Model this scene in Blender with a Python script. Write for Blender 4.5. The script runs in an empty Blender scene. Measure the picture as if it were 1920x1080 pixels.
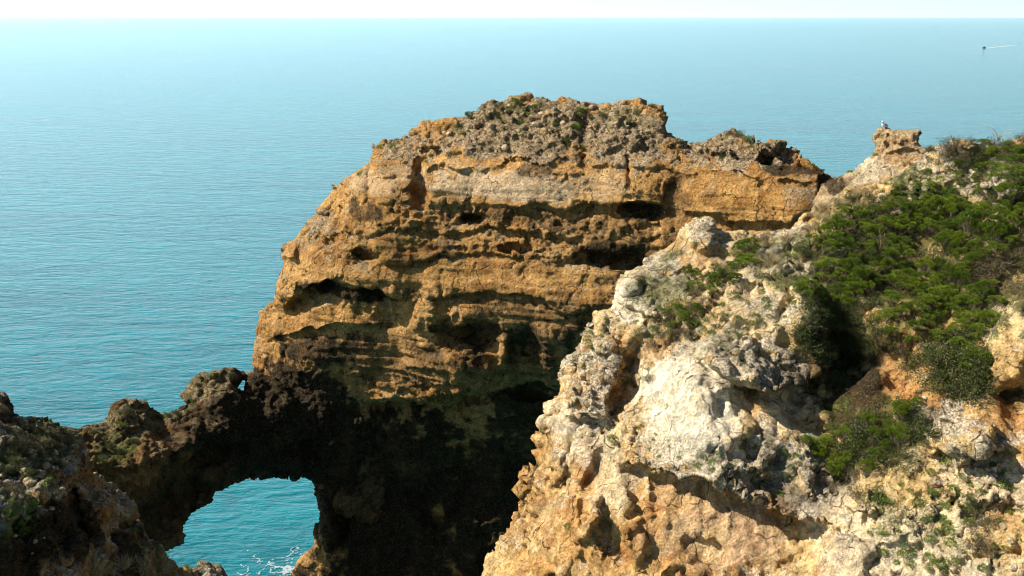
import bpy, bmesh, math, random
import numpy as np
from mathutils import Vector, Matrix, Quaternion
from mathutils.bvhtree import BVHTree

sc = bpy.context.scene
C = sc.collection
R = math.radians

# ------------------------------------------------------------------ camera
CAM_H = 40.0
F = 2133.0                    # focal length in pixels of a 1920 wide picture
PITCH = math.atan(508.0 / F)
cam_d = bpy.data.cameras.new('camera')
cam = bpy.data.objects.new('camera', cam_d)
C.objects.link(cam)
cam.location = (0, 0, CAM_H)
cam.rotation_euler = (R(90) - PITCH, 0, 0)
cam_d.sensor_width = 36
cam_d.lens = 36 * F / 1920
cam_d.clip_start = 0.5
cam_d.clip_end = 120000
sc.camera = cam

# ------------------------------------------------------------------ world and sun
HAZE_AHEAD, ADDED_GLOW = 6.5, 15.0
SUN_EL, SUN_AZ = R(41), R(-92)          # azimuth from the viewing direction (+Y), to the left
sun_dir = Vector((math.sin(SUN_AZ) * math.cos(SUN_EL), math.cos(SUN_AZ) * math.cos(SUN_EL), math.sin(SUN_EL)))
world = bpy.data.worlds.new("World")
sc.world = world
world.use_nodes = True
wn = world.node_tree.nodes
bg = wn['Background']
sky = wn.new('ShaderNodeTexSky')
sky.sky_type = 'NISHITA'
sky.sun_disc = False
sky.sun_elevation = SUN_EL
sky.sun_rotation = SUN_AZ
sky.altitude = 0
sky.air_density = 1.0
sky.dust_density = 1.0
sky.ozone_density = 1.0
wl = world.node_tree.links
def wmath(op, a, b=0.0, c=0.0):
    t = wn.new('ShaderNodeMath'); t.operation = op
    for k, x in enumerate((a, b, c)):
        if isinstance(x, (int, float)): t.inputs[k].default_value = x
        else: wl.new(x, t.inputs[k])
    return t.outputs[0]
# horizon haze plus added glow, strongest ahead-left of view, to brighten sea reflections
tc = wn.new('ShaderNodeTexCoord')
sx = wn.new('ShaderNodeSeparateXYZ'); wl.new(tc.outputs['Generated'], sx.inputs[0])
low = wmath('EXPONENT', wmath('MULTIPLY', wmath('MAXIMUM', sx.outputs[2], 0.0), -1 / 0.20))
dt = wn.new('ShaderNodeVectorMath'); dt.operation = 'DOT_PRODUCT'
wl.new(tc.outputs['Generated'], dt.inputs[0]); dt.inputs[1].default_value = (math.sin(R(-48)), math.cos(R(-48)), 0)
toward = wmath('MULTIPLY', wmath('ADD', dt.outputs['Value'], 1.0), 0.5)
def haze_part(fac, col):
    v = wn.new('ShaderNodeVectorMath'); v.operation = 'SCALE'; v.inputs[0].default_value = col; wl.new(fac, v.inputs['Scale']); return v.outputs[0]
def vadd(a, b):
    v = wn.new('ShaderNodeVectorMath'); v.operation = 'ADD'; wl.new(a, v.inputs[0]); wl.new(b, v.inputs[1]); return v.outputs[0]
h_ahead = haze_part(wmath('MULTIPLY', low, wmath('MULTIPLY', wmath('POWER', toward, 3.5), HAZE_AHEAD)), (0.84, 0.94, 1.0))
low2 = wmath('EXPONENT', wmath('MULTIPLY', wmath('MAXIMUM', sx.outputs[2], 0.0), -1 / 0.30))
h_glow = haze_part(wmath('MULTIPLY', low2, wmath('MULTIPLY', toward, ADDED_GLOW)), (0.30, 0.76, 0.98))
low3 = wmath('EXPONENT', wmath('MULTIPLY', wmath('MAXIMUM', sx.outputs[2], 0.0), -1 / 0.025))
h_rim = haze_part(wmath('MULTIPLY', low3, 4.0), (1.0, 0.80, 0.70))
wl.new(vadd(vadd(sky.outputs[0], h_rim), vadd(h_ahead, h_glow)), bg.inputs[0])

bg.inputs[1].default_value = 0.05

sd = bpy.data.lights.new('sun', 'SUN')
sd.energy = 5.0
sd.angle = R(0.5)
sd.color = (1.0, 0.93, 0.82)
so = bpy.data.objects.new('sun', sd)
C.objects.link(so)
so.rotation_euler = (-sun_dir).to_track_quat('-Z', 'Y').to_euler()
so.location = (0, 0, 80)

sc.view_settings.view_transform = 'Standard'
sc.view_settings.look = 'None'
sc.view_settings.exposure = 0.72
sc.view_settings.gamma = 1.0
sc.render.engine = 'CYCLES'
sc.cycles.filter_width = 1.05
sc.cycles.max_bounces = 5
sc.cycles.diffuse_bounces = 2

# ------------------------------------------------------------------ small helpers
CP, SP = math.cos(PITCH), math.sin(PITCH)

def at(px, py, Y):
    """world points seen at picture position px,py at the distance Y ahead"""
    px = np.asarray(px, float); py = np.asarray(py, float); Y = np.asarray(Y, float)
    xc = (px - 960) / F
    yc = (540 - py) / F
    t = Y / (CP + yc * SP)
    return np.stack([t * xc, Y + 0 * t, CAM_H + t * (-SP + yc * CP)], -1)

def tag(o, label=None, cat=None, group=None, kind=None):
    if label: o['label'] = label
    if cat: o['category'] = cat
    if group: o['group'] = group
    if kind: o['kind'] = kind
    return o

def hsh(ix, iy, iz, s):
    h = ix * np.uint32(374761393) + iy * np.uint32(668265263) + iz * np.uint32(2147483647) + np.uint32(s * 974711 + 12345)
    h = (h ^ (h >> np.uint32(13))) * np.uint32(1274126177)
    h = (h ^ (h >> np.uint32(15))) * np.uint32(2246822519)
    h = h ^ (h >> np.uint32(16))
    return h.astype(np.float32) * np.float32(1 / 4294967295.0)

def par(fn):
    """run a per-point function slice by slice, which stays in the processor's cache"""
    def g(P, s=0):
        P = P.astype(np.float32)
        if len(P) < 8000: return fn(P, s)
        parts = [fn(q, s) for q in np.array_split(P, len(P) // 8000)]
        if isinstance(parts[0], tuple): return tuple(np.concatenate(z) for z in zip(*parts))
        return np.concatenate(parts)
    return g

@par
def vnoise(P, s=0):
    fl = np.floor(P)
    f = P - fl
    u = f * f * f * (f * (f * 6 - 15) + 10)
    i = (fl + 100000).astype(np.uint32)
    k1, k2, k3 = np.uint32(374761393), np.uint32(668265263), np.uint32(2147483647)
    r = 0
    X = (i[:, 0] * k1, (i[:, 0] + np.uint32(1)) * k1)
    Yk = (i[:, 1] * k2, (i[:, 1] + np.uint32(1)) * k2)
    Z = (i[:, 2] * k3 + np.uint32(s * 974711 + 12345), (i[:, 2] + np.uint32(1)) * k3 + np.uint32(s * 974711 + 12345))
    def hx(a, b, c):
        h = a + b + c
        h = (h ^ (h >> np.uint32(13))) * np.uint32(1274126177)
        h = (h ^ (h >> np.uint32(15))) * np.uint32(2246822519)
        h = h ^ (h >> np.uint32(16))
        return h.astype(np.float32)
    for dx in (0, 1):
        wx = u[:, 0] if dx else 1 - u[:, 0]
        for dy in (0, 1):
            wy = u[:, 1] if dy else 1 - u[:, 1]
            for dz in (0, 1):
                wz = u[:, 2] if dz else 1 - u[:, 2]
                r = r + wx * wy * wz * hx(X[dx], Yk[dy], Z[dz])
    return (r * (2 / 4294967295.0) - 1).astype(np.float64)

def fbm(P, octv=4, s=0, gain=0.5, lac=2.03):
    a, t, r = 1.0, 0.0, 0
    Q = P
    for k in range(octv):
        r = r + a * vnoise(Q, s + k * 7)
        t += a
        a *= gain
        Q = Q * lac + 3.7
    return r / t

@par
def worley(P, s=0):
    """nearest and second nearest feature distance, id of nearest"""
    fl = np.floor(P)
    f = P - fl
    i = (fl + 100000).astype(np.uint32)
    n = len(P)
    F1 = np.full(n, 81.0, np.float32); F2 = np.full(n, 81.0, np.float32); ID = np.zeros(n, np.float32)
    q10 = np.float32(1 / 1023.0)
    for dx in (-1, 0, 1):
        for dy in (-1, 0, 1):
            for dz in (-1, 0, 1):
                h = (i[:, 0] + np.uint32(dx + 1)) * np.uint32(374761393) + (i[:, 1] + np.uint32(dy + 1)) * np.uint32(668265263) + (i[:, 2] + np.uint32(dz + 1)) * np.uint32(2147483647) + np.uint32(s * 974711 + 12345)
                h = (h ^ (h >> np.uint32(13))) * np.uint32(1274126177)
                h = (h ^ (h >> np.uint32(15))) * np.uint32(2246822519)
                h = h ^ (h >> np.uint32(16))
                qx = dx + (h & np.uint32(1023)).astype(np.float32) * q10 - f[:, 0]
                qy = dy + ((h >> np.uint32(10)) & np.uint32(1023)).astype(np.float32) * q10 - f[:, 1]
                qz = dz + ((h >> np.uint32(20)) & np.uint32(1023)).astype(np.float32) * q10 - f[:, 2]
                d = qx * qx + qy * qy + qz * qz
                c = d < F1
                F2 = np.where(c, F1, np.minimum(F2, d))
                ID = np.where(c, ((h * np.uint32(2654435761)) >> np.uint32(8)).astype(np.float32) * np.float32(1 / 16777215.0), ID)
                F1 = np.where(c, d, F1)
    return np.sqrt(F1), np.sqrt(F2), ID

def sstep(a, b, x):
    t = np.clip((x - a) / (b - a), 0, 1)
    return t * t * (3 - 2 * t)

def tps(ctrl):
    c = np.array(ctrl, float)
    X = c[:, :2] / 100.0
    n = len(c)
    d2 = ((X[:, None] - X[None]) ** 2).sum(-1)
    K = 0.5 * d2 * np.log(d2 + 1e-12) + np.eye(n) * 0.05
    Pm = np.c_[np.ones(n), X]
    A = np.block([[K, Pm], [Pm.T, np.zeros((3, 3))]])
    w = np.linalg.solve(A, np.r_[c[:, 2], 0, 0, 0])
    def f(px, py):
        q = np.stack([np.ravel(px), np.ravel(py)], -1) / 100.0
        out = np.empty(len(q))
        for a in range(0, len(q), 100000):
            qq = q[a:a + 100000]
            dd = ((qq[:, None] - X[None]) ** 2).sum(-1)
            out[a:a + 100000] = (0.5 * dd * np.log(dd + 1e-12)) @ w[:n] + w[n] + qq @ w[n + 1:]
        return out.reshape(np.shape(px))
    return f

def poly_sd(px, py, poly):
    """signed distance in pixels, positive inside; poly is a list of loops"""
    best = np.full(px.shape, 1e9)
    inside = np.zeros(px.shape, bool)
    for loop in poly:
        n = len(loop)
        for k in range(n):
            x0, y0 = loop[k]; x1, y1 = loop[(k + 1) % n]
            ex, ey = x1 - x0, y1 - y0
            t = np.clip(((px - x0) * ex + (py - y0) * ey) / (ex * ex + ey * ey + 1e-9), 0, 1)
            best = np.minimum(best, np.hypot(px - x0 - t * ex, py - y0 - t * ey))
            if y0 != y1:
                c = (y0 > py) != (y1 > py)
                inside ^= c & (px < x0 + (py - y0) * ex / (y1 - y0))
    return np.where(inside, best, -best)

def ledge(px, py, Y, line, a, h, b=0.25, hb=25, fade=40, sharp=5):
    """an overhanging ledge along a line: rock below steps back by a metres and comes forward again over h"""
    lx = np.array([p[0] for p in line], float); ly = np.array([p[1] for p in line], float)
    def n1(sc_, sd_):
        P = np.stack([px.ravel() / sc_, np.full(px.size, ly[0] * .37), py.ravel() / (sc_ * 3)], -1)
        return vnoise(P, sd_).reshape(px.shape)
    sel = (py > ly.min() - 120) & (py < ly.max() + h + 60) & (px > lx[0] - 80) & (px < lx[-1] + 80)
    if not sel.all():
        Y = Y.copy(); Y[sel] = ledge(px[sel], py[sel], Y[sel], line, a, h, b, hb, fade, sharp); return Y
    wob = 9 * n1(46, 1) + 6 * n1(17, 2) + 3 * n1(6, 3)
    a = a * np.clip(.75 + .7 * n1(60, 4) + .3 * n1(15, 5), .1, 1.3)
    h = h * (1 + .4 * n1(40, 6))
    t = py - np.interp(px, lx, ly) - wob
    w = sstep(lx[0] - fade * .3, lx[0] + fade, px) * (1 - sstep(lx[-1] - fade, lx[-1] + fade * .3, px))
    below = sstep(0, sharp, t) * np.clip(1 - t / h, 0, 1) ** 1.3
    above = np.where(t <= 0, np.exp(t / hb), np.exp(-t / 3.0))
    return Y + w * (a * below - b * above)

def brush(px, py, Y, cx, cy, rx, ry, a, ang=0, hard=0.5):
    c, s = math.cos(R(ang)), math.sin(R(ang))
    dx, dy = px - cx, py - cy
    sel = (np.abs(dx) < 2.2 * max(rx, ry)) & (np.abs(dy) < 2.2 * max(rx, ry))
    if not sel.all():
        Y = Y.copy()
        if sel.any(): Y[sel] = brush(px[sel], py[sel], Y[sel], cx, cy, rx, ry, a, ang, hard)
        return Y
    P = np.stack([dx.ravel() / (.7 * rx + 3), dy.ravel() / (.7 * ry + 3), np.full(dx.size, cx * .1)], -1)
    wx = 0.45 * rx * fbm(P, 3, 5).reshape(dx.shape)
    wy = 0.45 * ry * fbm(P, 3, 6).reshape(dx.shape)
    u = (c * dx + s * dy + wx) / rx
    v = (-s * dx + c * dy + wy) / ry
    r = np.sqrt(u * u + v * v)
    return Y + a * (1 - sstep(hard, 1.15, r))

# ------------------------------------------------------------------ rock builder
MASSES = {}
CUR = {}

def spot_field(co, f, spots):
    """soft noise-edged patches fixed to the rock: (cx, cy, rx, ry, amount), largest wins"""
    out = np.zeros(len(co))
    key = (len(co), float(co[::97].sum()))
    if CUR.get('key') != key:
        CUR['key'] = key; CUR['wob'] = .55 * fbm(co * 0.9, 3, 91) + .2 * fbm(co * 3.1, 2, 33)
    wob = CUR['wob']
    for (cx, cy, rx, ry, amt) in spots:
        Y0 = float(f(np.array([cx]), np.array([cy]))[0])
        p = at(cx, cy, Y0); mx = rx * Y0 / F; mz = ry * Y0 / F
        d = co - p
        r = np.sqrt((d[:, 0] / mx) ** 2 + (d[:, 1] / (max(mx, mz) * 2.0 + 1)) ** 2 + (d[:, 2] / mz) ** 2)
        out = np.maximum(out, amt * (1 - sstep(0.65, 1.15, r + wob)))
    return out

def rough_mask(spots, lo=.25, base=1.0, var=.5, sc_=.3):
    def fn(co):
        v = base * (1 + var * 1.6 * fbm(co * sc_, 3, 77))
        return np.clip(v * (1 - (1 - lo) * spot_field(co, CUR['f'], spots)), 0.05, 1.6)
    return fn

def build_rock(name, loops, ctrl, ledges, brushes, voxel, step, tk, tmax, edge, displace, foot=-3.0, foot_row=None):
    xs = [p[0] for l in loops for p in l]; ys = [p[1] for l in loops for p in l]
    gx = np.arange(min(xs) - step, max(xs) + step * 2, step)
    gy = np.arange(min(ys) - step, max(ys), step)
    PX, PY = np.meshgrid(gx, gy)
    sdist = poly_sd(PX, PY, loops)
    f = tps(ctrl)
    Y = f(PX, PY)
    for L in ledges:
        Y = ledge(PX, PY, Y, *L[0:3], **(L[3] if len(L) > 3 else {}))
    for B in brushes:
        Y = brush(PX, PY, Y, *B[0:5], **(B[5] if len(B) > 5 else {}))
    # bottom of the outline counts as deep inside so the foot stays thick
    dm = np.clip(sdist, 0, None) * Y / F
    ymax = max(ys)
    q = np.clip(1 - dm / edge, 0, 1)
    Y = Y + edge * 0.9 * (1 - np.sqrt(np.clip(1 - q * q, 0, 1)))
    T = np.minimum(0.25 + tk * dm, tmax)
    A = at(PX, PY, Y)
    B_ = at(PX, PY, Y + T)
    ny, nx = PX.shape
    # last row dropped to the foot level
    A[-1] = A[-2]; B_[-1] = B_[-2]
    A[-1, :, 2] = foot; B_[-1, :, 2] = foot
    ok = sdist > 0
    ok[-1] = ok[-2]
    cell = ok[:-1, :-1] & ok[1:, :-1] & ok[:-1, 1:] & ok[1:, 1:]
    # drop single-contact cells
    idx = np.arange(ny * nx).reshape(ny, nx)
    a, b, c, d = idx[:-1, :-1], idx[:-1, 1:], idx[1:, 1:], idx[1:, :-1]
    N = ny * nx
    faces = [np.stack([d[cell], c[cell], b[cell], a[cell]], -1)]
    faces.append(np.stack([a[cell], b[cell], c[cell], d[cell]], -1) + N)
    pad = np.zeros((ny + 1, nx + 1), bool); pad[1:-1, 1:-1] = cell
    ctr = pad[1:-1, 1:-1]
    def side(nb, p, q_):
        m = ctr & ~nb
        faces.append(np.stack([p[m], q_[m], q_[m] + N, p[m] + N], -1))
    side(pad[:-2, 1:-1], a, b)
    side(pad[1:-1, 2:], b, c)
    side(pad[2:, 1:-1], c, d)
    side(pad[1:-1, :-2], d, a)
    fc = np.concatenate(faces)
    V = np.concatenate([A.reshape(-1, 3), B_.reshape(-1, 3)])
    used = np.unique(fc)
    remap = np.zeros(len(V), np.int64); remap[used] = np.arange(len(used))
    V = V[used]; fc = remap[fc]
    me = bpy.data.meshes.new(name)
    me.vertices.add(len(V)); me.vertices.foreach_set('co', V.ravel())
    me.loops.add(fc.size); me.loops.foreach_set('vertex_index', fc.ravel())
    me.polygons.add(len(fc)); me.polygons.foreach_set('loop_start', np.arange(0, fc.size, 4)); 
    me.update(calc_edges=True)
    o = bpy.data.objects.new(name, me)
    C.objects.link(o)
    md = o.modifiers.new('r', 'REMESH'); md.mode = 'VOXEL'; md.voxel_size = voxel; md.use_smooth_shade = True
    dg = bpy.context.evaluated_depsgraph_get()
    m2 = bpy.data.meshes.new_from_object(o.evaluated_get(dg))
    o.modifiers.clear()
    o.data = m2
    bpy.data.meshes.remove(me)
    m2.name = name
    n = len(m2.vertices)
    co = np.empty(n * 3); m2.vertices.foreach_get('co', co); co = co.reshape(-1, 3)
    CUR['f'] = f
    for fn in displace:
        nr = np.empty(n * 3); m2.vertices.foreach_get('normal', nr); nr = nr.reshape(-1, 3)
        co = fn(co, nr)
        m2.vertices.foreach_set('co', co.ravel()); m2.update()
    nr = np.empty(n * 3); m2.vertices.foreach_get('normal', nr); nr = nr.reshape(-1, 3)
    MASSES[name] = dict(obj=o, f=f, co=co, nr=nr)
    tag(o, kind='structure')
    print(name, n)
    return o

def paint(name, spots, ca, cb, weather=.45, crust_shade=.0, orange_amt=.55, oc=((.58, .31, .10), (.42, .18, .055)), streak=.0):
    """the rock's own colours, fixed to the rock. Spot kinds: 0 grey weathered, 1 orange, 2 lichen crusts with painted shade, 3 white limestone, 4 green"""
    M = MASSES[name]; co = M['co']; nr = M['nr']
    S = [spot_field(co, M['f'], [t[:4] + (t[5],) for t in spots if t[4] == k]) for k in range(5)]
    def mixc(m, a, b_): return a + (b_ - a) * m[:, None]
    P = co * np.array([.06, .06, 1.15]); P[:, 2] += .35 * fbm(co * .25, 2, 203)
    bed = fbm(P, 4, 201, .6)
    n1 = fbm(co * .4, 5, 205, .6)
    n2 = fbm(co * np.array([1.1, 1.1, .5]), 5, 207, .6)
    col = mixc(sstep(-.35, .35, n1), np.array(ca)[None], np.array(cb)[None])
    col = mixc(.45 * sstep(-.1, .5, bed), col, np.minimum(1, np.array(ca) * 1.3)[None])
    col = mixc(.45 * sstep(.1, .5, -bed), col, (np.array(cb) * np.array([.8, .68, .55]))[None])
    og = np.clip(orange_amt * sstep(.12, .42, n2) + S[1] * sstep(-.5, .1, n2), 0, 1)
    col = mixc(.9 * og, col, mixc(sstep(-.3, .3, fbm(co * 1.7, 3, 211)), np.array([oc[0]]), np.array([oc[1]])))
    col = mixc(.95 * S[3] * sstep(-.7, -.1, n2), col, np.array([[.86, .76, .56]]))
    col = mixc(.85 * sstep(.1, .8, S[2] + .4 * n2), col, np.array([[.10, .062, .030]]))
    v = fbm(co * 2.1, 3, 213)
    col = col * (1 + .28 * v)[:, None]
    me = M['obj'].data
    ca_ = me.color_attributes.new('rock_colour', 'FLOAT_COLOR', 'POINT')
    ca_.data.foreach_set('color', np.c_[np.clip(col, 0, 1), np.ones(len(co))].astype(np.float32).ravel())
    up = sstep(.1, .8, nr[:, 2])
    gw = weather * up + .60 * S[0] + .5 * fbm(co * 1.3, 4, 215) - .35 * S[3]
    dk = crust_shade + .78 * S[2] + .42 * fbm(co * np.array([.9, .9, .6]), 4, 217) + .05 * up
    if streak:      # seeps running down from the ledges, and thin darker beds
        P2 = co * np.array([1.3, 1.3, .16]); P2[:, 0] += .3 * fbm(co * .5, 2, 231)
        dk = dk + streak * .30 * fbm(P2, 4, 233, .6)
        P3 = co * np.array([.10, .10, 2.6]); P3[:, 2] += .4 * fbm(co * .3, 2, 235)
        dk = dk + streak * .26 * fbm(P3, 4, 237, .6)
    gm = .8 * S[4] + .45 * fbm(co * 1.1, 4, 219) + .25 * up - .25
    for nm, a_ in (('weathered', gw), ('crust_shade', dk), ('moss', gm)):
        at_ = me.attributes.new(nm, 'FLOAT', 'POINT')
        at_.data.foreach_set('value', a_.astype(np.float32))

# ------------------------------------------------------------------ rock material
def rock_material(name, grey, grain, bump=1.0, beds=0.0):
    m = bpy.data.materials.new(name); m.use_nodes = True
    nt = m.node_tree; N = nt.nodes; L = nt.links
    bs = N['Principled BSDF']
    bs.inputs['Roughness'].default_value = 0.95
    bs.inputs['Specular IOR Level'].default_value = 0.12
    geo = N.new('ShaderNodeNewGeometry')
    def noise(scale, det=4, rough=.65):
        t = N.new('ShaderNodeTexNoise'); t.inputs['Scale'].default_value = scale
        t.inputs['Detail'].default_value = det; t.inputs['Roughness'].default_value = rough
        L.new(geo.outputs['Position'], t.inputs['Vector']); return t.outputs[0]
    def math_(op, a, b=None, c=None):
        t = N.new('ShaderNodeMath'); t.operation = op
        for k, x in enumerate((a, b, c)):
            if x is None: continue
            if isinstance(x, (int, float)): t.inputs[k].default_value = x
            else: L.new(x, t.inputs[k])
        return t.outputs[0]
    def ramp(x, lo, hi):
        t = N.new('ShaderNodeMapRange'); t.interpolation_type = 'SMOOTHSTEP'
        t.inputs['From Min'].default_value = lo; t.inputs['From Max'].default_value = hi
        L.new(x, t.inputs['Value']); return t.outputs[0]
    def mix(fac, a, b, mode='MIX'):
        t = N.new('ShaderNodeMix'); t.data_type = 'RGBA'; t.blend_type = mode
        if isinstance(fac, (int, float)): t.inputs[0].default_value = fac
        else: L.new(fac, t.inputs[0])
        for k, x in ((6, a), (7, b)):
            if isinstance(x, tuple): t.inputs[k].default_value = (*x, 1)
            else: L.new(x, t.inputs[k])
        return t.outputs[2]
    def attr(nm, out='Fac'):
        t = N.new('ShaderNodeAttribute'); t.attribute_name = nm; return t.outputs[out]
    A = noise(3.4, 6, .68)
    B = noise(grain, 3, .7)
    col = attr('rock_colour', 'Color')
    fine = math_('SUBTRACT', A, .5)
    fb = math_('SUBTRACT', B, .5)
    gm = ramp(math_('ADD', attr('weathered'), math_('MULTIPLY', fine, 1.4)), .22, .62)
    gc = mix(ramp(math_('ADD', B, fine), .35, .65), tuple(x * .5 for x in grey), grey)
    col = mix(math_('MULTIPLY', gm, .9), col, gc)
    dk = ramp(math_('ADD', attr('crust_shade'), math_('ADD', math_('MULTIPLY', fine, 2.2), math_('MULTIPLY', fb, .8))), .36, .80)
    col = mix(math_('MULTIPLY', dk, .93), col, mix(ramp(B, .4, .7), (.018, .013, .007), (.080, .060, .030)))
    gr = ramp(math_('ADD', attr('moss'), math_('MULTIPLY', fb, 1.8)), .40, .62)
    col = mix(math_('MULTIPLY', gr, .85), col, mix(ramp(A, .4, .65), (.045, .055, .012), (.13, .15, .03)))
    col = mix(1.0, col, mix(ramp(B, .25, .75), (.62, .60, .58), (1.30, 1.29, 1.27)), 'MULTIPLY')
    L.new(col, bs.inputs['Base Color'])
    v2 = N.new('ShaderNodeTexVoronoi'); v2.inputs['Scale'].default_value = 5.0
    L.new(geo.outputs['Position'], v2.inputs['Vector'])
    h = math_('ADD', math_('MULTIPLY', A, .22), math_('MULTIPLY', v2.outputs['Distance'], -.06))
    h = math_('ADD', h, math_('MULTIPLY', math_('ABSOLUTE', fine), -.55))
    if beds:
        mp = N.new('ShaderNodeVectorMath'); mp.operation = 'MULTIPLY'; mp.inputs[1].default_value = (.7, .7, 4.0)
        L.new(geo.outputs['Position'], mp.inputs[0])
        bn = N.new('ShaderNodeTexNoise'); bn.inputs['Scale'].default_value = 1.0; bn.inputs['Detail'].default_value = 4; bn.inputs['Distortion'].default_value = .5
        L.new(mp.outputs[0], bn.inputs['Vector'])
        h = math_('ADD', h, math_('MULTIPLY', bn.outputs[0], beds))
    h = math_('ADD', h, math_('MULTIPLY', B, .05))
    # joints: thin dark cracks, steep and branching
    nv = N.new('ShaderNodeTexNoise'); nv.inputs['Scale'].default_value = 1.1; nv.inputs['Detail'].default_value = 3
    L.new(geo.outputs['Position'], nv.inputs['Vector'])
    m1 = N.new('ShaderNodeVectorMath'); m1.operation = 'MULTIPLY'; m1.inputs[1].default_value = (.62, .62, .26)
    L.new(geo.outputs['Position'], m1.inputs[0])
    m2 = N.new('ShaderNodeVectorMath'); m2.operation = 'SCALE'; m2.inputs['Scale'].default_value = .55; L.new(nv.outputs['Color'], m2.inputs[0])
    m3 = N.new('ShaderNodeVectorMath'); m3.operation = 'ADD'; L.new(m1.outputs[0], m3.inputs[0]); L.new(m2.outputs[0], m3.inputs[1])
    vo = N.new('ShaderNodeTexVoronoi'); vo.feature = 'DISTANCE_TO_EDGE'; vo.inputs['Scale'].default_value = 1.0; L.new(m3.outputs[0], vo.inputs['Vector'])
    crack = math_('SUBTRACT', 1.0, ramp(vo.outputs['Distance'], 0.004, .022))
    crack = math_('MULTIPLY', crack, ramp(nv.outputs[0], .46, .56))
    col = mix(math_('MULTIPLY', crack, .8), col, (.03, .018, .010))
    L.new(col, bs.inputs['Base Color'])
    bp = N.new('ShaderNodeBump'); bp.inputs['Strength'].default_value = 1.0; bp.inputs['Distance'].default_value = bump
    L.new(h, bp.inputs['Height']); L.new(bp.outputs[0], bs.inputs['Normal'])
    return m

# ------------------------------------------------------------------ displacement recipes
def d_broad(amp, scale, seed=0):
    def fn(co, nr):
        d = fbm(co * scale, 4, seed) * amp
        return co + nr * d[:, None]
    return fn

def d_strata(amp, vs, seed=0, mask=None):
    def fn(co, nr):
        P = co * np.array([.12, .12, vs])
        P[:, 2] += 0.5 * fbm(co * .2, 2, seed + 5)
        n_ = fbm(P, 4, seed, .6)
        n_ = np.sign(n_) * np.abs(n_) ** .7
        w = 1 - np.abs(nr[:, 2]) * .8
        h = nr * np.array([1, 1, .1])
        if mask is not None: n_ = n_ * mask(co)
        return co + h * (n_ * amp * w)[:, None]
    return fn

def d_blocks(amp, cell, seed=0, squash=1.0, mask=None):
    def fn(co, nr):
        P = co / cell * np.array([1, 1, squash]) + 0.5 * np.stack([fbm(co * .8, 2, seed + 11), fbm(co * .8, 2, seed + 12), fbm(co * .8, 2, seed + 13)], -1)
        F1, F2, ID = worley(P, seed)
        e = np.clip((F2 - F1) / .45, 0, 1)
        d = (ID - .5) * 1.25 * sstep(0, .22, e) + (sstep(0, .5, e) - .7) * .42
        if mask is not None: d = d * mask(co)
        return co + nr * (d * amp)[:, None]
    return fn

def d_cracks(amp, cell, seed=0, squash=.5, mask=None, width=.06):
    """thin joints cut into the face"""
    def fn(co, nr):
        P = co / cell * np.array([1, 1, squash]) + 0.3 * np.stack([fbm(co * .7, 3, seed + 11), fbm(co * .7, 3, seed + 12), fbm(co * .7, 3, seed + 13)], -1)
        F1, F2, ID = worley(P, seed)
        d = -(1 - sstep(0, width, F2 - F1)) * sstep(-.1, .2, fbm(co * .35, 2, seed + 9))
        d = d + (ID - .5) * .5
        if mask is not None: d = d * mask(co)
        return co + nr * (d * amp)[:, None]
    return fn

def d_ridge(amp, scale, seed=0, mask=None):
    """sharp craggy edges"""
    def fn(co, nr):
        n_ = 1 - np.abs(fbm(co * scale, 4, seed, .6)) * 2.2
        d = n_ * np.abs(n_) - .45
        if mask is not None: d = d * mask(co)
        return co + nr * (d * amp)[:, None]
    return fn

def d_karst(amp, scale, seed=0, mask=None):
    def fn(co, nr):
        n_ = fbm(co * scale, 4, seed, .6)
        n2 = fbm(co * scale * 2.1, 3, seed + 3, .6)
        d = -(np.clip(.18 - np.abs(n_), 0, 1) / .18) ** 1.2 + n2 * .9
        if mask is not None: d = d * mask(co)
        return co + nr * (d * amp)[:, None]
    return fn

# ------------------------------------------------------------------ the great cliff
cliff_loop = [(470, 705), (478, 690), (480, 640), (484, 582), (500, 572), (512, 558), (517, 535), (528, 500), (525, 472), (533, 455), (560, 440),
    (575, 415), (600, 388), (622, 362), (621, 345), (640, 340), (655, 325), (688, 306), (700, 285), (697, 272), (720, 266), (738, 262), (765, 255),
    (778, 240), (795, 228), (820, 225), (850, 222), (885, 209), (900, 200), (915, 190), (935, 186), (955, 188), (972, 186), (990, 180), (1015, 182), (1040, 186),
    (1062, 186), (1072, 181), (1080, 202), (1120, 198), (1160, 195), (1200, 195), (1226, 192), (1232, 212), (1243, 225), (1248, 245), (1262, 262), (1285, 270),
    (1312, 272), (1330, 264), (1345, 255), (1365, 243), (1378, 242), (1392, 252), (1420, 260), (1440, 266), (1462, 264), (1470, 282), (1497, 280), (1512, 297),
    (1525, 308), (1545, 320), (1570, 328), (1600, 345), (1680, 420), (1700, 1260), (535, 1260), (545, 1078), (560, 1052), (578, 1035), (590, 1000),
    (600, 960), (592, 930), (584, 900), (560, 880), (500, 800)]
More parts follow.
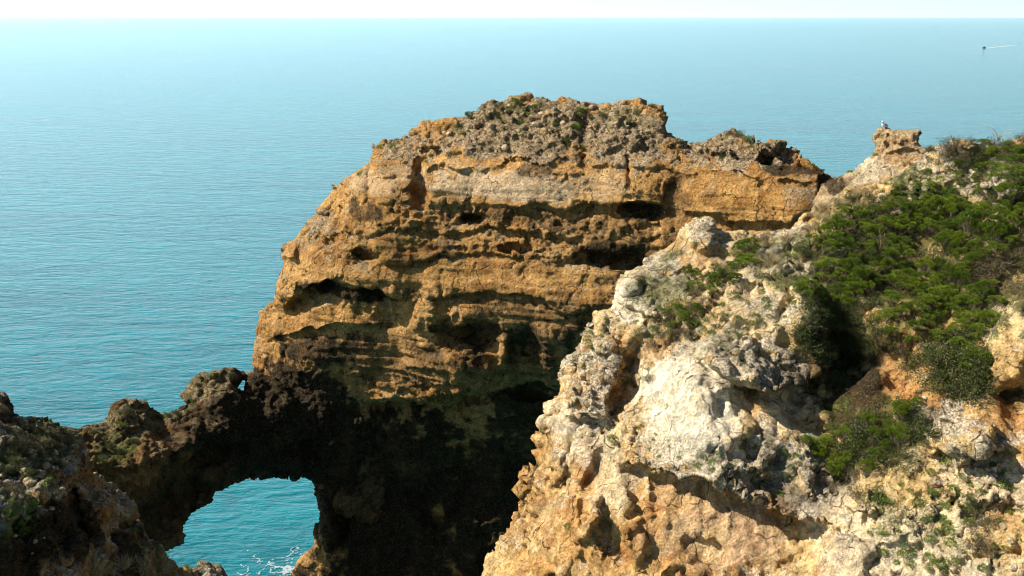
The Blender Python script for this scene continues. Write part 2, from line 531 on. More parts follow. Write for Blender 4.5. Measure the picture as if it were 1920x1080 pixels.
cliff_ctrl = [(480, 650, 80), (478, 800, 80), (484, 580, 80), (526, 470, 80), (575, 415, 80), (625, 350, 80), (700, 275, 79.5), (795, 228, 79), (900, 192, 78.5), (1000, 180, 78),
    (1130, 196, 76), (1226, 192, 74), (1290, 270, 71.5), (1370, 244, 70), (1470, 275, 68), (1560, 330, 66), (1700, 420, 64),
    (560, 500, 77.3), (560, 600, 77.0), (560, 690, 76.4), (650, 690, 76.0), (620, 800, 76.6), (640, 440, 76.0), (650, 520, 75.2), (700, 330, 76.3), (850, 320, 74.3), (860, 380, 74.0), (850, 450, 73.4), (850, 530, 72.9),
    (850, 640, 73.0), (850, 715, 73.3), (740, 660, 75.0), (740, 800, 76.8), (860, 830, 77.3), (620, 900, 75.8), (600, 1050, 75.5), (620, 1150, 75.5), (750, 980, 76.4), (750, 1100, 75.8), (900, 980, 76.9), (900, 1100, 75.9),
    (1000, 290, 72.6), (1090, 310, 71.7), (1080, 380, 71.2), (1080, 480, 70.2), (1060, 600, 69.8), (1000, 690, 72.6), (1000, 850, 76.9),
    (1200, 320, 70), (1240, 420, 69.2), (1300, 340, 68.5), (1400, 330, 66.8), (1400, 420, 66.2), (1500, 360, 65.3), (1550, 450, 64.5), (1200, 750, 71), (1500, 700, 66),
    (700, 1250, 75.6), (1000, 1250, 75.6), (1650, 1250, 67), (540, 1250, 76)]
cliff_ledges = [
    ([(680, 330), (800, 318), (1000, 300), (1080, 290)], .45, 26, dict(b=.25, hb=10)),
    ([(1095, 300), (1240, 320), (1400, 325), (1540, 345)], .4, 24, dict(b=.2, hb=10)),
    ([(560, 392), (700, 372), (800, 382), (1000, 390), (1240, 385)], .5, 40, dict(b=.2)),
    ([(560, 440), (760, 432), (900, 428), (1100, 440)], .45, 20),
    ([(640, 486), (760, 488), (900, 476), (1100, 486)], .5, 22, dict(b=.15)),
    ([(535, 570), (590, 540), (640, 532), (700, 540), (770, 552)], 2.6, 60, dict(b=.6, hb=40)),
    ([(790, 553), (900, 548), (1000, 552), (1050, 572)], 1.4, 22, dict(b=.3, hb=50)),
    ([(1040, 575), (1110, 583), (1200, 575)], .9, 25, dict(b=.3)),
    ([(478, 640), (560, 622), (650, 612), (760, 605)], .7, 40, dict(b=.25)),
    ([(690, 748), (740, 745), (790, 752), (860, 752), (930, 730)], 2.6, 80, dict(b=.7, hb=35)),
    ([(1260, 395), (1400, 420), (1540, 400)], .4, 40),
]
cliff_brushes = [
    (885, 411, 26, 9, 1.1), (683, 478, 32, 11, 1.2, dict(ang=12)), (1135, 487, 62, 24, .9), (1190, 500, 40, 40, .7), (965, 466, 32, 8, .9), (1200, 395, 48, 16, .7),
    (1262, 375, 16, 55, .5), (1092, 262, 12, 60, .45), (1180, 300, 9, 60, 1.0), (1560, 350, 20, 45, 2.2), (1440, 295, 16, 10, 1.6), (1428, 355, 4, 40, .2),
    (785, 350, 16, 50, .9), (690, 350, 5, 45, .5), (640, 365, 5, 40, .5),
    (895, 632, 80, 40, 1.5, dict(hard=.1)), (985, 650, 34, 34, 1.2, dict(hard=.1)), (943, 655, 14, 48, -.8), (800, 592, 26, 34, -.6), (1040, 660, 45, 55, -.6),
    (1000, 735, 60, 34, 1.8, dict(hard=.1)), (880, 745, 52, 14, 1.4), (840, 700, 110, 45, -.7), (740, 600, 40, 14, .6),
    (700, 300, 50, 14, -.4), (1185, 262, 18, 18, -1.0), (1165, 240, 15, 20, -.8), (800, 270, 20, 12, -.6), (1445, 268, 18, 12, -.7), (1355, 280, 30, 12, -.5),
    (690, 905, 60, 120, .8), (830, 930, 70, 60, 1.0), (560, 440, 22, 18, -.5), (545, 470, 16, 22, -.8), (540, 545, 22, 30, -.8),
    (612, 980, 14, 60, -1.0, dict(ang=-12)), (640, 960, 16, 60, .8),
]
cliff_smooth = [(930, 345, 180, 42, 1), (1130, 355, 60, 40, 1), (1380, 360, 130, 50, 1), (700, 340, 60, 30, .8), (620, 510, 90, 30, .9), (860, 520, 260, 30, 1), (1110, 560, 80, 70, .8), (960, 590, 110, 30, .9), (700, 640, 120, 60, .8), (1500, 380, 60, 60, 1), (620, 600, 120, 30, .7)]
def top_mask(co):      # the crumbling cap above about z = 30.5
    edge = 31.0 + 0.03 * (co[:, 0] + 10)
    m = .25 + sstep(edge - .8, edge + .6, co[:, 2]) + .35 * sstep(20, 14, co[:, 2])
    m = m + .7 * spot_field(co, CUR['f'], [(960, 415, 300, 22, 1), (960, 460, 200, 22, .8), (640, 440, 90, 40, .9), (850, 620, 60, 60, .7), (880, 730, 120, 40, 1)])
    return m * (1 - .8 * spot_field(co, CUR['f'], cliff_smooth))
face = rough_mask(cliff_smooth, .35, .8)
cliff = build_rock('cliff', [cliff_loop], cliff_ctrl, cliff_ledges, cliff_brushes, 0.12, 3, 1.3, 16, 0.8, [
    d_broad(.45, .22, 3), d_strata(.27, 1.1, 5, face), d_blocks(.36, 2.0, 21, .8, top_mask), d_cracks(.22, 2.6, 25, .45, face), d_blocks(.15, .8, 22, 1.3, top_mask), d_strata(.16, 3.0, 15), d_ridge(.12, .8, 7, face), d_ridge(.12, 2.2, 8, top_mask), d_blocks(.05, .38, 23, 1.3, top_mask)])

# ------------------------------------------------------------------ natural arch
arch_loops = [[(60, 830), (120, 800), (145, 803), (165, 795), (195, 792), (206, 778), (212, 760), (230, 752), (262, 751), (285, 764), (300, 773), (328, 768), (350, 757),
    (343, 742), (350, 728), (362, 712), (378, 702), (400, 697), (430, 692), (450, 697), (470, 700), (490, 698), (505, 704), (560, 660), (680, 690), (720, 800), (720, 1000), (620, 960), (597, 930),
    (584, 902), (575, 897), (560, 895), (545, 896), (536, 904), (520, 898), (480, 900), (455, 903), (430, 911), (408, 918), (396, 934), (375, 952), (354, 974), (345, 985), (342, 1005), (330, 1022), (318, 1030), (300, 1031),
    (250, 1045), (200, 1150), (60, 1150)],
    [(449, 728), (452, 716), (458, 711), (464, 716), (466, 726), (458, 731)]]
arch_ctrl = [(60, 830, 66), (200, 790, 69), (300, 770, 72), (350, 740, 74), (400, 698, 75.5), (480, 700, 77.5), (680, 700, 78), (250, 850, 66.5), (150, 850, 64), (350, 830, 69), (450, 780, 73.2),
    (600, 780, 76), (450, 880, 73), (580, 880, 75.8), (400, 920, 71.5), (300, 950, 66.5), (320, 1025, 66), (250, 1000, 64.5), (100, 1000, 61), (100, 1150, 60), (720, 950, 77), (240, 760, 70), (540, 830, 74.8), (660, 860, 76.5)]
arch_brushes = [(330, 930, 70, 60, 1.6, dict(ang=-40)), (280, 850, 40, 60, -.6), (430, 745, 40, 30, -.6), (245, 790, 30, 25, -.8), (455, 742, 18, 10, .5), (300, 800, 20, 30, .5),
                (480, 850, 20, 35, -.6), (550, 870, 50, 16, -.6), (390, 850, 40, 30, .8), (520, 760, 30, 40, -.5), (600, 840, 40, 20, .6)]
arough = rough_mask([(260, 880, 80, 60, .8), (480, 860, 120, 50, .7)], .3)
arch = build_rock('rock_arch', arch_loops, arch_ctrl, [([(200, 880), (300, 860), (420, 830), (500, 820)], .9, 70)], arch_brushes, 0.12, 2, 1.6, 6, 0.7, [
    d_broad(.35, .35, 43), d_strata(.2, .8, 45), d_blocks(.34, 1.6, 46, 1, arough), d_blocks(.2, .6, 47, 1.3, arough), d_ridge(.16, 1.1, 48)])

# ------------------------------------------------------------------ right hand slope
slope_loop = [(905, 1080), (915, 1050), (930, 1020), (948, 995), (975, 955), (983, 930), (985, 900), (1003, 868), (1004, 845), (1002, 812), (1020, 782), (1044, 742), (1050, 715), (1048, 692), (1062, 668), (1082, 650),
    (1090, 628), (1098, 606), (1122, 590), (1150, 580), (1157, 560), (1153, 528), (1175, 512), (1205, 500), (1240, 474), (1262, 455), (1278, 436), (1300, 412), (1322, 406), (1340, 408), (1347, 428), (1370, 436), (1400, 442),
    (1440, 446), (1478, 430), (1505, 408), (1530, 394), (1570, 378), (1600, 362), (1640, 350), (1680, 330), (1718, 302), (1745, 284), (1770, 274), (1792, 260), (1822, 261), (1850, 275), (1882, 272), (1905, 262),
    (1930, 256), (2100, 240), (2400, 200), (2400, 1500), (780, 1500), (850, 1250), (880, 1150)]
slope_ctrl = [(905, 1080, 38), (780, 1500, 36), (985, 910, 39.3), (1003, 830, 39.6), (1048, 700, 41), (1098, 610, 42), (1155, 560, 42.6), (1155, 525, 43.2), (1240, 475, 44), (1300, 412, 44.6), (1345, 430, 44.2), (1440, 446, 44), (1530, 395, 44.8),
    (1640, 350, 45.2), (1745, 284, 44.8), (1825, 262, 43.8), (1930, 256, 43), (2100, 240, 42), (2400, 200, 40),
    (980, 1080, 35.8), (1060, 1050, 34.5), (1080, 900, 37.3), (1060, 800, 38.2), (1130, 1080, 33.6), (1150, 960, 34.6), (1180, 850, 36.6), (1130, 730, 39.2), (1200, 690, 39.6), (1180, 600, 41.5), (1280, 520, 42.3), (1250, 620, 40.3), (1320, 600, 39.4),
    (1250, 800, 36.8), (1350, 700, 36.6), (1360, 800, 35.2), (1330, 880, 34.3), (1300, 1000, 33.6), (1300, 1080, 32.8), (1420, 640, 38.0), (1400, 560, 39.6), (1480, 520, 40.2), (1470, 640, 38), (1450, 740, 36.9), (1520, 760, 37.0), (1430, 880, 34.2), (1500, 1000, 32.6), (1500, 1080, 31.6),
    (1560, 560, 39.4), (1560, 660, 38.6), (1600, 480, 41.0), (1640, 600, 37.9), (1640, 720, 36.4), (1600, 820, 35.2), (1600, 950, 32.6), (1600, 1080, 30.6), (1750, 400, 42.4), (1750, 520, 39.2), (1750, 640, 36.4), (1750, 780, 34.0), (1750, 900, 32.3), (1750, 1080, 30.0),
    (1900, 400, 40.8), (1900, 520, 37.8), (1900, 640, 35.0), (1900, 760, 33.2), (1900, 900, 31.2), (1900, 1080, 29.0), (2400, 1080, 26), (2400, 1500, 23), (2200, 700, 32), (1500, 1500, 26), (1100, 1500, 30)]
slope_ledges = [
    ([(1300, 640), (1340, 680), (1390, 712), (1440, 735), (1500, 705), (1560, 690)], 1.6, 190, dict(b=.7, hb=30)),
    ([(1150, 858), (1250, 885), (1350, 905), (1440, 945), (1550, 985)], .95, 190, dict(b=.45, hb=30)),
    ([(1050, 772), (1100, 785), (1150, 790)], .9, 50, dict(b=.4)),
    ([(1150, 555), (1190, 570), (1240, 590)], .9, 40, dict(b=.3)),
    ([(1800, 850), (1840, 838), (1900, 850)], .8, 40, dict(b=.3)),
    ([(1230, 505), (1290, 500), (1340, 490)], .5, 25),
]
slope_brushes = [
    (1590, 665, 62, 85, 2.3, dict(hard=.35)), (1520, 560, 28, 60, -.9), (1170, 720, 22, 70, .9, dict(ang=20)), (1110, 905, 16, 70, .6, dict(ang=18)), (1135, 990, 10, 60, .35, dict(ang=-10)),
    (1090, 960, 38, 50, -.9), (1040, 880, 26, 40, -.6), (1065, 745, 22, 30, -.5), (1105, 750, 16, 30, -.4), (1190, 1020, 26, 60, -.4), (1320, 440, 34, 34, -.9), (1180, 535, 30, 20, -.5),
    (1905, 650, 42, 75, -1.6), (1885, 740, 26, 20, .7), (1905, 760, 30, 60, .6), (1810, 830, 66, 34, -.9, dict(ang=-20)), (1890, 340, 46, 34, -.9), (1812, 272, 26, 16, -.6), (1690, 985, 60, 40, -.4),
    (1580, 900, 30, 60, .9), (1545, 875, 20, 60, .5), (1700, 700, 50, 60, .5), (1445, 745, 40, 26, -.5), (1300, 760, 70, 90, -.5), (1620, 940, 40, 30, -.3), (1400, 870, 60, 26, -.4), (1860, 960, 50, 30, .4), (1330, 1040, 50, 40, .4)]
slope_smooth = [(1275, 760, 110, 110, 1), (1450, 765, 75, 60, 1), (1350, 1000, 190, 80, .9), (1250, 950, 110, 50, .8), (1640, 760, 60, 90, .8), (1180, 565, 40, 40, .9), (1900, 800, 40, 90, .7), (1905, 650, 40, 80, .6), (1080, 760, 60, 30, .6), (1110, 900, 40, 60, .7), (1500, 1010, 80, 50, .7), (1290, 470, 50, 20, .6), (1180, 720, 40, 60, .5)]
srough = rough_mask(slope_smooth, .22, .95, .6)
def crumb(co):
    return srough(co) * np.clip(.9 + 1.6 * fbm(co * .45, 3, 79), .15, 1.5)
slope = build_rock('hillside', [slope_loop], slope_ctrl, slope_ledges, slope_brushes, 0.085, 3, 1.0, 7, 0.6, [
    d_broad(.40, .35, 63), d_strata(.16, 1.0, 65), d_blocks(.32, 2.4, 66, .8, srough), d_cracks(.18, 1.5, 64, .6, srough), d_ridge(.15, .7, 68, srough), d_blocks(.10, .7, 67, 1.4, crumb), d_strata(.07, 3.5, 71, srough), d_ridge(.07, 2.2, 70, crumb), d_blocks(.045, .28, 72, 1.2, crumb)])

# ------------------------------------------------------------------ table shaped rock behind the slope
table_loop = [(1540, 345), (1575, 330), (1600, 318), (1622, 303), (1634, 290), (1640, 278), (1634, 265), (1633, 258), (1640, 248), (1652, 240), (1668, 240), (1700, 242), (1728, 241), (1731, 250), (1727, 258), (1728, 272),
    (1745, 280), (1800, 290), (1850, 420), (1850, 620), (1500, 620), (1520, 400)]
table_ctrl = [(1540, 345, 58), (1640, 278, 57), (1655, 242, 57), (1728, 245, 55.8), (1600, 330, 56.5), (1680, 330, 54.6), (1690, 300, 55.2), (1690, 262, 55.4), (1600, 400, 55), (1750, 300, 54.6), (1850, 420, 52), (1700, 620, 51), (1500, 620, 55)]
table = build_rock('rock_ledge', [table_loop], table_ctrl, [([(1630, 277), (1680, 280), (1740, 284)], .35, 14, dict(b=.15, hb=8, fade=8, sharp=3))],
    [(1665, 262, 5, 14, .5), (1650, 258, 14, 6, .4), (1650, 300, 14, 12, -.3), (1680, 262, 22, 9, -.25)], 0.08, 2, 1.4, 8, 0.4,
    [d_broad(.12, .5, 83), d_strata(.10, 2.0, 85), d_blocks(.12, .9, 86), d_blocks(.09, .4, 87), d_karst(.05, 2.4, 88)])

# ------------------------------------------------------------------ left hand outcrop
outcrop_loop = [(-400, 640), (-60, 700), (-12, 745), (6, 742), (14, 750), (14, 768), (24, 790), (45, 797), (60, 790), (75, 798), (100, 806), (128, 814), (150, 822), (155, 850), (168, 868), (176, 888), (200, 905), (226, 935),
    (246, 960), (262, 985), (270, 1005), (288, 1022), (308, 1042), (330, 1058), (345, 1070), (362, 1062), (385, 1058), (405, 1062), (425, 1082), (470, 1300), (480, 1500), (-400, 1500)]
outcrop_ctrl = [(-12, 745, 38), (-400, 640, 37), (14, 765, 38.5), (100, 806, 39), (150, 825, 40), (176, 888, 40.5), (262, 985, 42), (345, 1068, 44), (420, 1080, 45), (470, 1300, 44), (480, 1500, 43),
    (20, 850, 35.5), (80, 860, 36.5), (70, 930, 33.8), (130, 870, 37.6), (130, 960, 35.8), (20, 950, 32.4), (20, 1060, 30.8), (100, 1060, 33), (190, 980, 37.4), (200, 1060, 36.6), (170, 930, 38.2), (240, 1020, 39.2), (300, 1075, 40.5), (-300, 1000, 30), (-300, 1500, 24), (100, 1500, 28), (300, 1500, 35)]
outcrop_brushes = [(140, 960, 18, 70, 1.2, dict(ang=-8)), (100, 1010, 30, 40, .8), (80, 925, 22, 24, -.7), (100, 945, 10, 40, -.4), (170, 880, 12, 30, -.4), (215, 950, 36, 30, -.6), (205, 990, 40, 22, .8), (60, 975, 22, 16, -.5), (140, 850, 16, 22, -.4), (30, 780, 14, 20, -.2)]
outcrop = build_rock('rock_outcrop', [outcrop_loop], outcrop_ctrl, [([(165, 985), (210, 1000), (262, 1008)], .8, 60, dict(b=.3, fade=15)), ([(20, 965), (70, 975), (110, 985)], .6, 50, dict(fade=15))],
    outcrop_brushes, 0.085, 2.5, 1.2, 7, 0.5, [
    d_broad(.3, .4, 103), d_strata(.1, 1.0, 105), d_blocks(.34, 1.3, 106, .7), d_ridge(.16, 1.0, 108), d_blocks(.15, .5, 107, 1.2), d_ridge(.07, 2.6, 110), d_blocks(.05, .25, 112)])

# stains, rock kinds and painted-in shade, fixed to the rock
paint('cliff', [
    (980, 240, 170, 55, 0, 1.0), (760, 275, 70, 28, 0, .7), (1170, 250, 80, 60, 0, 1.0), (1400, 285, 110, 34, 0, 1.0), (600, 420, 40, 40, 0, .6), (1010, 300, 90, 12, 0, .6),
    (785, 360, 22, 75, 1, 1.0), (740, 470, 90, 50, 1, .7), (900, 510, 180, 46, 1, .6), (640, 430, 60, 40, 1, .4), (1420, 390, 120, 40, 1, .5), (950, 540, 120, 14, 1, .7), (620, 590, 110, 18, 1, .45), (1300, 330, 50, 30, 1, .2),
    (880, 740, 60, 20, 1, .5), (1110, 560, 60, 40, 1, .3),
    (1095, 290, 16, 40, 2, .25), (1140, 480, 70, 30, 2, .8), (1200, 395, 50, 20, 2, .75), (1262, 390, 32, 60, 2, .4), (1480, 320, 70, 10, 2, .9), (690, 395, 60, 22, 2, .55), (960, 405, 120, 16, 2, .5), (1080, 425, 70, 20, 2, .5),  # dark spots: lichen, with shade painted into recesses and under ledges
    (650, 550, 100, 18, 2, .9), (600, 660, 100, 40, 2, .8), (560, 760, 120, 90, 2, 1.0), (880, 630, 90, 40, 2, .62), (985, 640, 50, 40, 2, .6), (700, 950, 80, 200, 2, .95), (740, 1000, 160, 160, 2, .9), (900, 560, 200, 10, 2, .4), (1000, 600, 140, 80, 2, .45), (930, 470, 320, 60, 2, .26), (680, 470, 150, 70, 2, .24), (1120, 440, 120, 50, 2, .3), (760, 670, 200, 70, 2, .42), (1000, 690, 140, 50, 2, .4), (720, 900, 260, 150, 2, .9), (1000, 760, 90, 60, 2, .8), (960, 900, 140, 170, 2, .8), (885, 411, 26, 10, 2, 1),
    (1560, 350, 22, 50, 2, .9), (760, 1150, 300, 140, 2, 1.0), (940, 960, 190, 190, 2, 1.0), (1020, 800, 110, 60, 2, .9), (1000, 320, 40, 14, 2, .5), (1240, 500, 120, 60, 2, .6), (640, 480, 60, 16, 2, .4),  # shade of the lower face painted in with dark spots
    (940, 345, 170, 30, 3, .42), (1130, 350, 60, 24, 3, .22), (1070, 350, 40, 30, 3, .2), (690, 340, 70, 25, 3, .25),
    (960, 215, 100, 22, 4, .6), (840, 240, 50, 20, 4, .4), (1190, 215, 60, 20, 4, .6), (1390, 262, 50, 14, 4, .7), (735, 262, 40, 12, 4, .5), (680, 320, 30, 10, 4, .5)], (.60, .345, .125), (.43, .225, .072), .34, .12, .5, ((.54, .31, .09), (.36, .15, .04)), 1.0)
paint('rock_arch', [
    (520, 780, 180, 80, 2, .9), (360, 900, 130, 90, 2, .45), (600, 850, 160, 80, 2, .9), (180, 1000, 150, 100, 2, .5), (250, 790, 60, 30, 0, .6), (400, 720, 60, 25, 0, .5), (200, 860, 60, 60, 4, .7), (300, 775, 60, 14, 4, .7),  # arch darkened by lichen and painted shade
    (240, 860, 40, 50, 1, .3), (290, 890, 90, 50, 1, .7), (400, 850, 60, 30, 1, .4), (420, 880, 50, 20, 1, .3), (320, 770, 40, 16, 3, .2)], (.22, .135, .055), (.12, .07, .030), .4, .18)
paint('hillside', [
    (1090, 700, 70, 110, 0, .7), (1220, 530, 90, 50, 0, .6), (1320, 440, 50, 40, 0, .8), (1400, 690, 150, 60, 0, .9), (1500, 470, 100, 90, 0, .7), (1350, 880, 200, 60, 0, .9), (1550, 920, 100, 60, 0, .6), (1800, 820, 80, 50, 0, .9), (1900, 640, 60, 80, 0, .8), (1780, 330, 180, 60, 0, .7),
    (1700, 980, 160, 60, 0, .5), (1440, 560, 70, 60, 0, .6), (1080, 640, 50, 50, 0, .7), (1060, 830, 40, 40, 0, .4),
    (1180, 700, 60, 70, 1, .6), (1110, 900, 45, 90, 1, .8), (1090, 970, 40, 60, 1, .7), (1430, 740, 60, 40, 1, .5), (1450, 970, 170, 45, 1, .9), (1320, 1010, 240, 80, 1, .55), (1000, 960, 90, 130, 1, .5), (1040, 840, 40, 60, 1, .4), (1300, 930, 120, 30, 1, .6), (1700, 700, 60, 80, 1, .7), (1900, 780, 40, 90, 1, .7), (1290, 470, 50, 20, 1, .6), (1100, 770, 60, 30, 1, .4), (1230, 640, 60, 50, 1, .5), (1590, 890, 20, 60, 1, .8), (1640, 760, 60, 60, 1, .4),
    (1480, 690, 90, 34, 2, .7), (1580, 680, 70, 120, 2, 1.0), (1180, 690, 30, 40, 2, .3), (1420, 930, 130, 20, 2, .4), (1340, 480, 24, 40, 2, .4), (1520, 800, 40, 40, 2, .4),  # shade of the hollow and overhangs painted in dark
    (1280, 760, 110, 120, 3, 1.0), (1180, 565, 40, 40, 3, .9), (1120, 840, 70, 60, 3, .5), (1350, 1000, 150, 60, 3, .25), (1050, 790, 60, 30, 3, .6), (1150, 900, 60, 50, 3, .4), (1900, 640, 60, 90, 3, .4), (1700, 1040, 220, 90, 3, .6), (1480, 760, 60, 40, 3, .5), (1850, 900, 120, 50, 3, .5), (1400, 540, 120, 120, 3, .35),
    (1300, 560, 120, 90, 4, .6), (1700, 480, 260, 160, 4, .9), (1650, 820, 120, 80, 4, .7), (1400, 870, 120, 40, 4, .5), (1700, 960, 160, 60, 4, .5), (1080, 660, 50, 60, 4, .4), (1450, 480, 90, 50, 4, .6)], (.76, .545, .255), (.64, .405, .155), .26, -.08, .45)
paint('rock_ledge', [(1680, 255, 60, 20, 0, .3), (1680, 265, 60, 10, 1, .5), (1690, 300, 60, 20, 1, .4), (1620, 320, 50, 30, 3, .5), (1600, 340, 60, 20, 4, .4), (1560, 340, 20, 20, 2, .6)], (.52, .38, .21), (.42, .29, .15), .3, .08)
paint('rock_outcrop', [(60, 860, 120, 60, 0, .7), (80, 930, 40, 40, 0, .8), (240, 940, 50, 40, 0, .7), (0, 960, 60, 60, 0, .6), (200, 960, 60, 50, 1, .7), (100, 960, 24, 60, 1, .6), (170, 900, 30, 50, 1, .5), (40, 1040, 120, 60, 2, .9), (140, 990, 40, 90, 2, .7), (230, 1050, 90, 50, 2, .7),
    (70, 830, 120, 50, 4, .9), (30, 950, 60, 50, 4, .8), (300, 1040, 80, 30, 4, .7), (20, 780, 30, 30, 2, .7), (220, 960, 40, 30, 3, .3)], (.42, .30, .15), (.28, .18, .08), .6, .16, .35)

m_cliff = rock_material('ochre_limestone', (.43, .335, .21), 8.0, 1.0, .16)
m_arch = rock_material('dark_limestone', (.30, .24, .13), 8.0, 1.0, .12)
m_slope = rock_material('pale_limestone', (.60, .515, .38), 12.0, .9, .10)
m_table = rock_material('tan_limestone', (.52, .40, .25), 12.0)
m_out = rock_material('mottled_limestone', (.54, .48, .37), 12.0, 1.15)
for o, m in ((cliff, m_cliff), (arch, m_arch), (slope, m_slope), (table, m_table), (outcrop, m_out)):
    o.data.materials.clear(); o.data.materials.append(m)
tag(cliff, 'tall layered ochre limestone cliff with crumbling grey top and dark undercut foot, rising from the sea', 'cliff')
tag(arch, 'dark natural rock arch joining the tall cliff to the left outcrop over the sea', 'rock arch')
tag(slope, 'sunlit pale limestone hillside with green shrubs on the right, nearest the viewer', 'hillside')
tag(table, 'small flat-topped tan rock ledge with a gull on it, behind the green hillside', 'rock ledge')
tag(outcrop, 'shaded near rock outcrop with grey boulders and scrub in the lower left corner', 'rock outcrop')

# ------------------------------------------------------------------ sea
def sea():
    me = bpy.data.meshes.new('sea')
    # rings of quads that widen with distance
    rad = [0, 60, 140, 300, 700, 1800, 5000, 14000, 40000, 90000]
    seg = 48
    V = []; Fc = []
    V.append((0, 60, 0))
    for r in rad[1:]:
        for k in range(seg):
            a = 2 * math.pi * k / seg
            V.append((r * math.cos(a), 60 + r * math.sin(a), 0))
    for k in range(seg):
        Fc.append((0, 1 + k, 1 + (k + 1) % seg))
    for q in range(len(rad) - 2):
        b0 = 1 + q * seg; b1 = b0 + seg
        for k in range(seg):
            Fc.append((b0 + k, b1 + k, b1 + (k + 1) % seg, b0 + (k + 1) % seg))
    me.from_pydata(V, [], Fc)
    o = bpy.data.objects.new('sea', me); C.objects.link(o)
    m = bpy.data.materials.new('sea_water'); m.use_nodes = True
    nt = m.node_tree; N = nt.nodes; L = nt.links
    bs = N['Principled BSDF']
    geo = N.new('ShaderNodeNewGeometry')
    def vec(sx, sy, rot):
        t = N.new('ShaderNodeMapping'); t.inputs['Scale'].default_value = (sx, sy, 1); t.inputs['Rotation'].default_value = (0, 0, R(rot))
        L.new(geo.outputs['Position'], t.inputs['Vector']); return t.outputs[0]
    def noise(v, sc_, det, rough=.55, dist=0.):
        t = N.new('ShaderNodeTexNoise'); t.inputs['Scale'].default_value = sc_; t.inputs['Detail'].default_value = det
        t.inputs['Roughness'].default_value = rough; t.inputs['Distortion'].default_value = dist
        L.new(v, t.inputs['Vector']); return t.outputs[0]
    def math_(op, a, b):
        t = N.new('ShaderNodeMath'); t.operation = op
        for k, x in enumerate((a, b)):
            if isinstance(x, (int, float)): t.inputs[k].default_value = x
            else: L.new(x, t.inputs[k])
        return t.outputs[0]
    w1 = noise(vec(.15, .34, 24), 1.0, 3, .5, .6)        # swell crests
    w2 = noise(vec(.6, 1.15, -12), 1.0, 5, .6, .4)
    w3 = noise(vec(1.2, 4.5, 10), 1.0, 3, .6)
    big = noise(vec(.004, .02, 4), 1.0, 6, .6)         # wind streaks
    big2 = noise(vec(.02, .09, -6), 1.0, 5, .6)
    h = math_('ADD', math_('MULTIPLY', w1, .6), math_('MULTIPLY', w2, .38))
    h = math_('ADD', h, math_('MULTIPLY', w3, .10))
    bp = N.new('ShaderNodeBump'); bp.inputs['Distance'].default_value = 1.0
    L.new(h, bp.inputs['Height'])
    st = N.new('ShaderNodeMapRange'); st.inputs['From Min'].default_value = .35; st.inputs['From Max'].default_value = .65
    st.inputs['To Min'].default_value = .5; st.inputs['To Max'].default_value = 1.0
    L.new(math_('ADD', math_('MULTIPLY', big, .5), math_('MULTIPLY', big2, .5)), st.inputs['Value'])
    L.new(st.outputs[0], bp.inputs['Strength'])
    L.new(bp.outputs[0], bs.inputs['Normal'])
    mx = N.new('ShaderNodeMix'); mx.data_type = 'RGBA'
    rp = N.new('ShaderNodeMapRange'); rp.inputs['From Min'].default_value = .40; rp.inputs['From Max'].default_value = .62
    L.new(math_('ADD', math_('ADD', math_('MULTIPLY', big, .35), math_('MULTIPLY', big2, .30)), math_('ADD', math_('MULTIPLY', w1, .2), math_('MULTIPLY', w2, .15))), rp.inputs['Value'])
    L.new(rp.outputs[0], mx.inputs[0])
    mx.inputs[6].default_value = (.0, .075, .100, 1)
    mx.inputs[7].default_value = (.0, .185, .220, 1)
    L.new(mx.outputs[2], bs.inputs['Base Color'])
    bs.inputs['Roughness'].default_value = .09
    bs.inputs['IOR'].default_value = 1.33
    bs.inputs['Specular IOR Level'].default_value = .36
    me.materials.append(m)
    tag(o, 'calm turquoise sea with small ripples reaching the horizon', 'sea', kind='structure')
    return o
sea()

# ------------------------------------------------------------------ where things stand: a ray from the eye to the rock
bpy.context.view_layer.update()
DG = bpy.context.evaluated_depsgraph_get()
ROCKS = (cliff, arch, slope, table, outcrop)
def hit(px, py):
    p = at(px, py, 10.0)
    d = (Vector(p) - Vector((0, 0, CAM_H))).normalized()
    ok, loc, nor, idx, ob, mtx = sc.ray_cast(DG, Vector((0, 0, CAM_H)), d)
    if not ok or ob.name == 'sea': return None
    return loc, nor, ob.name, (loc - Vector((0, 0, CAM_H))).length
def in_poly(x, y, poly):
    c = False; n = len(poly)
    for k in range(n):
        x0, y0 = poly[k]; x1, y1 = poly[(k + 1) % n]
        if (y0 > y) != (y1 > y) and x < x0 + (y - y0) * (x1 - x0) / (y1 - y0): c = not c
    return c
rng = random.Random(11)
nrng = np.random.default_rng(5)

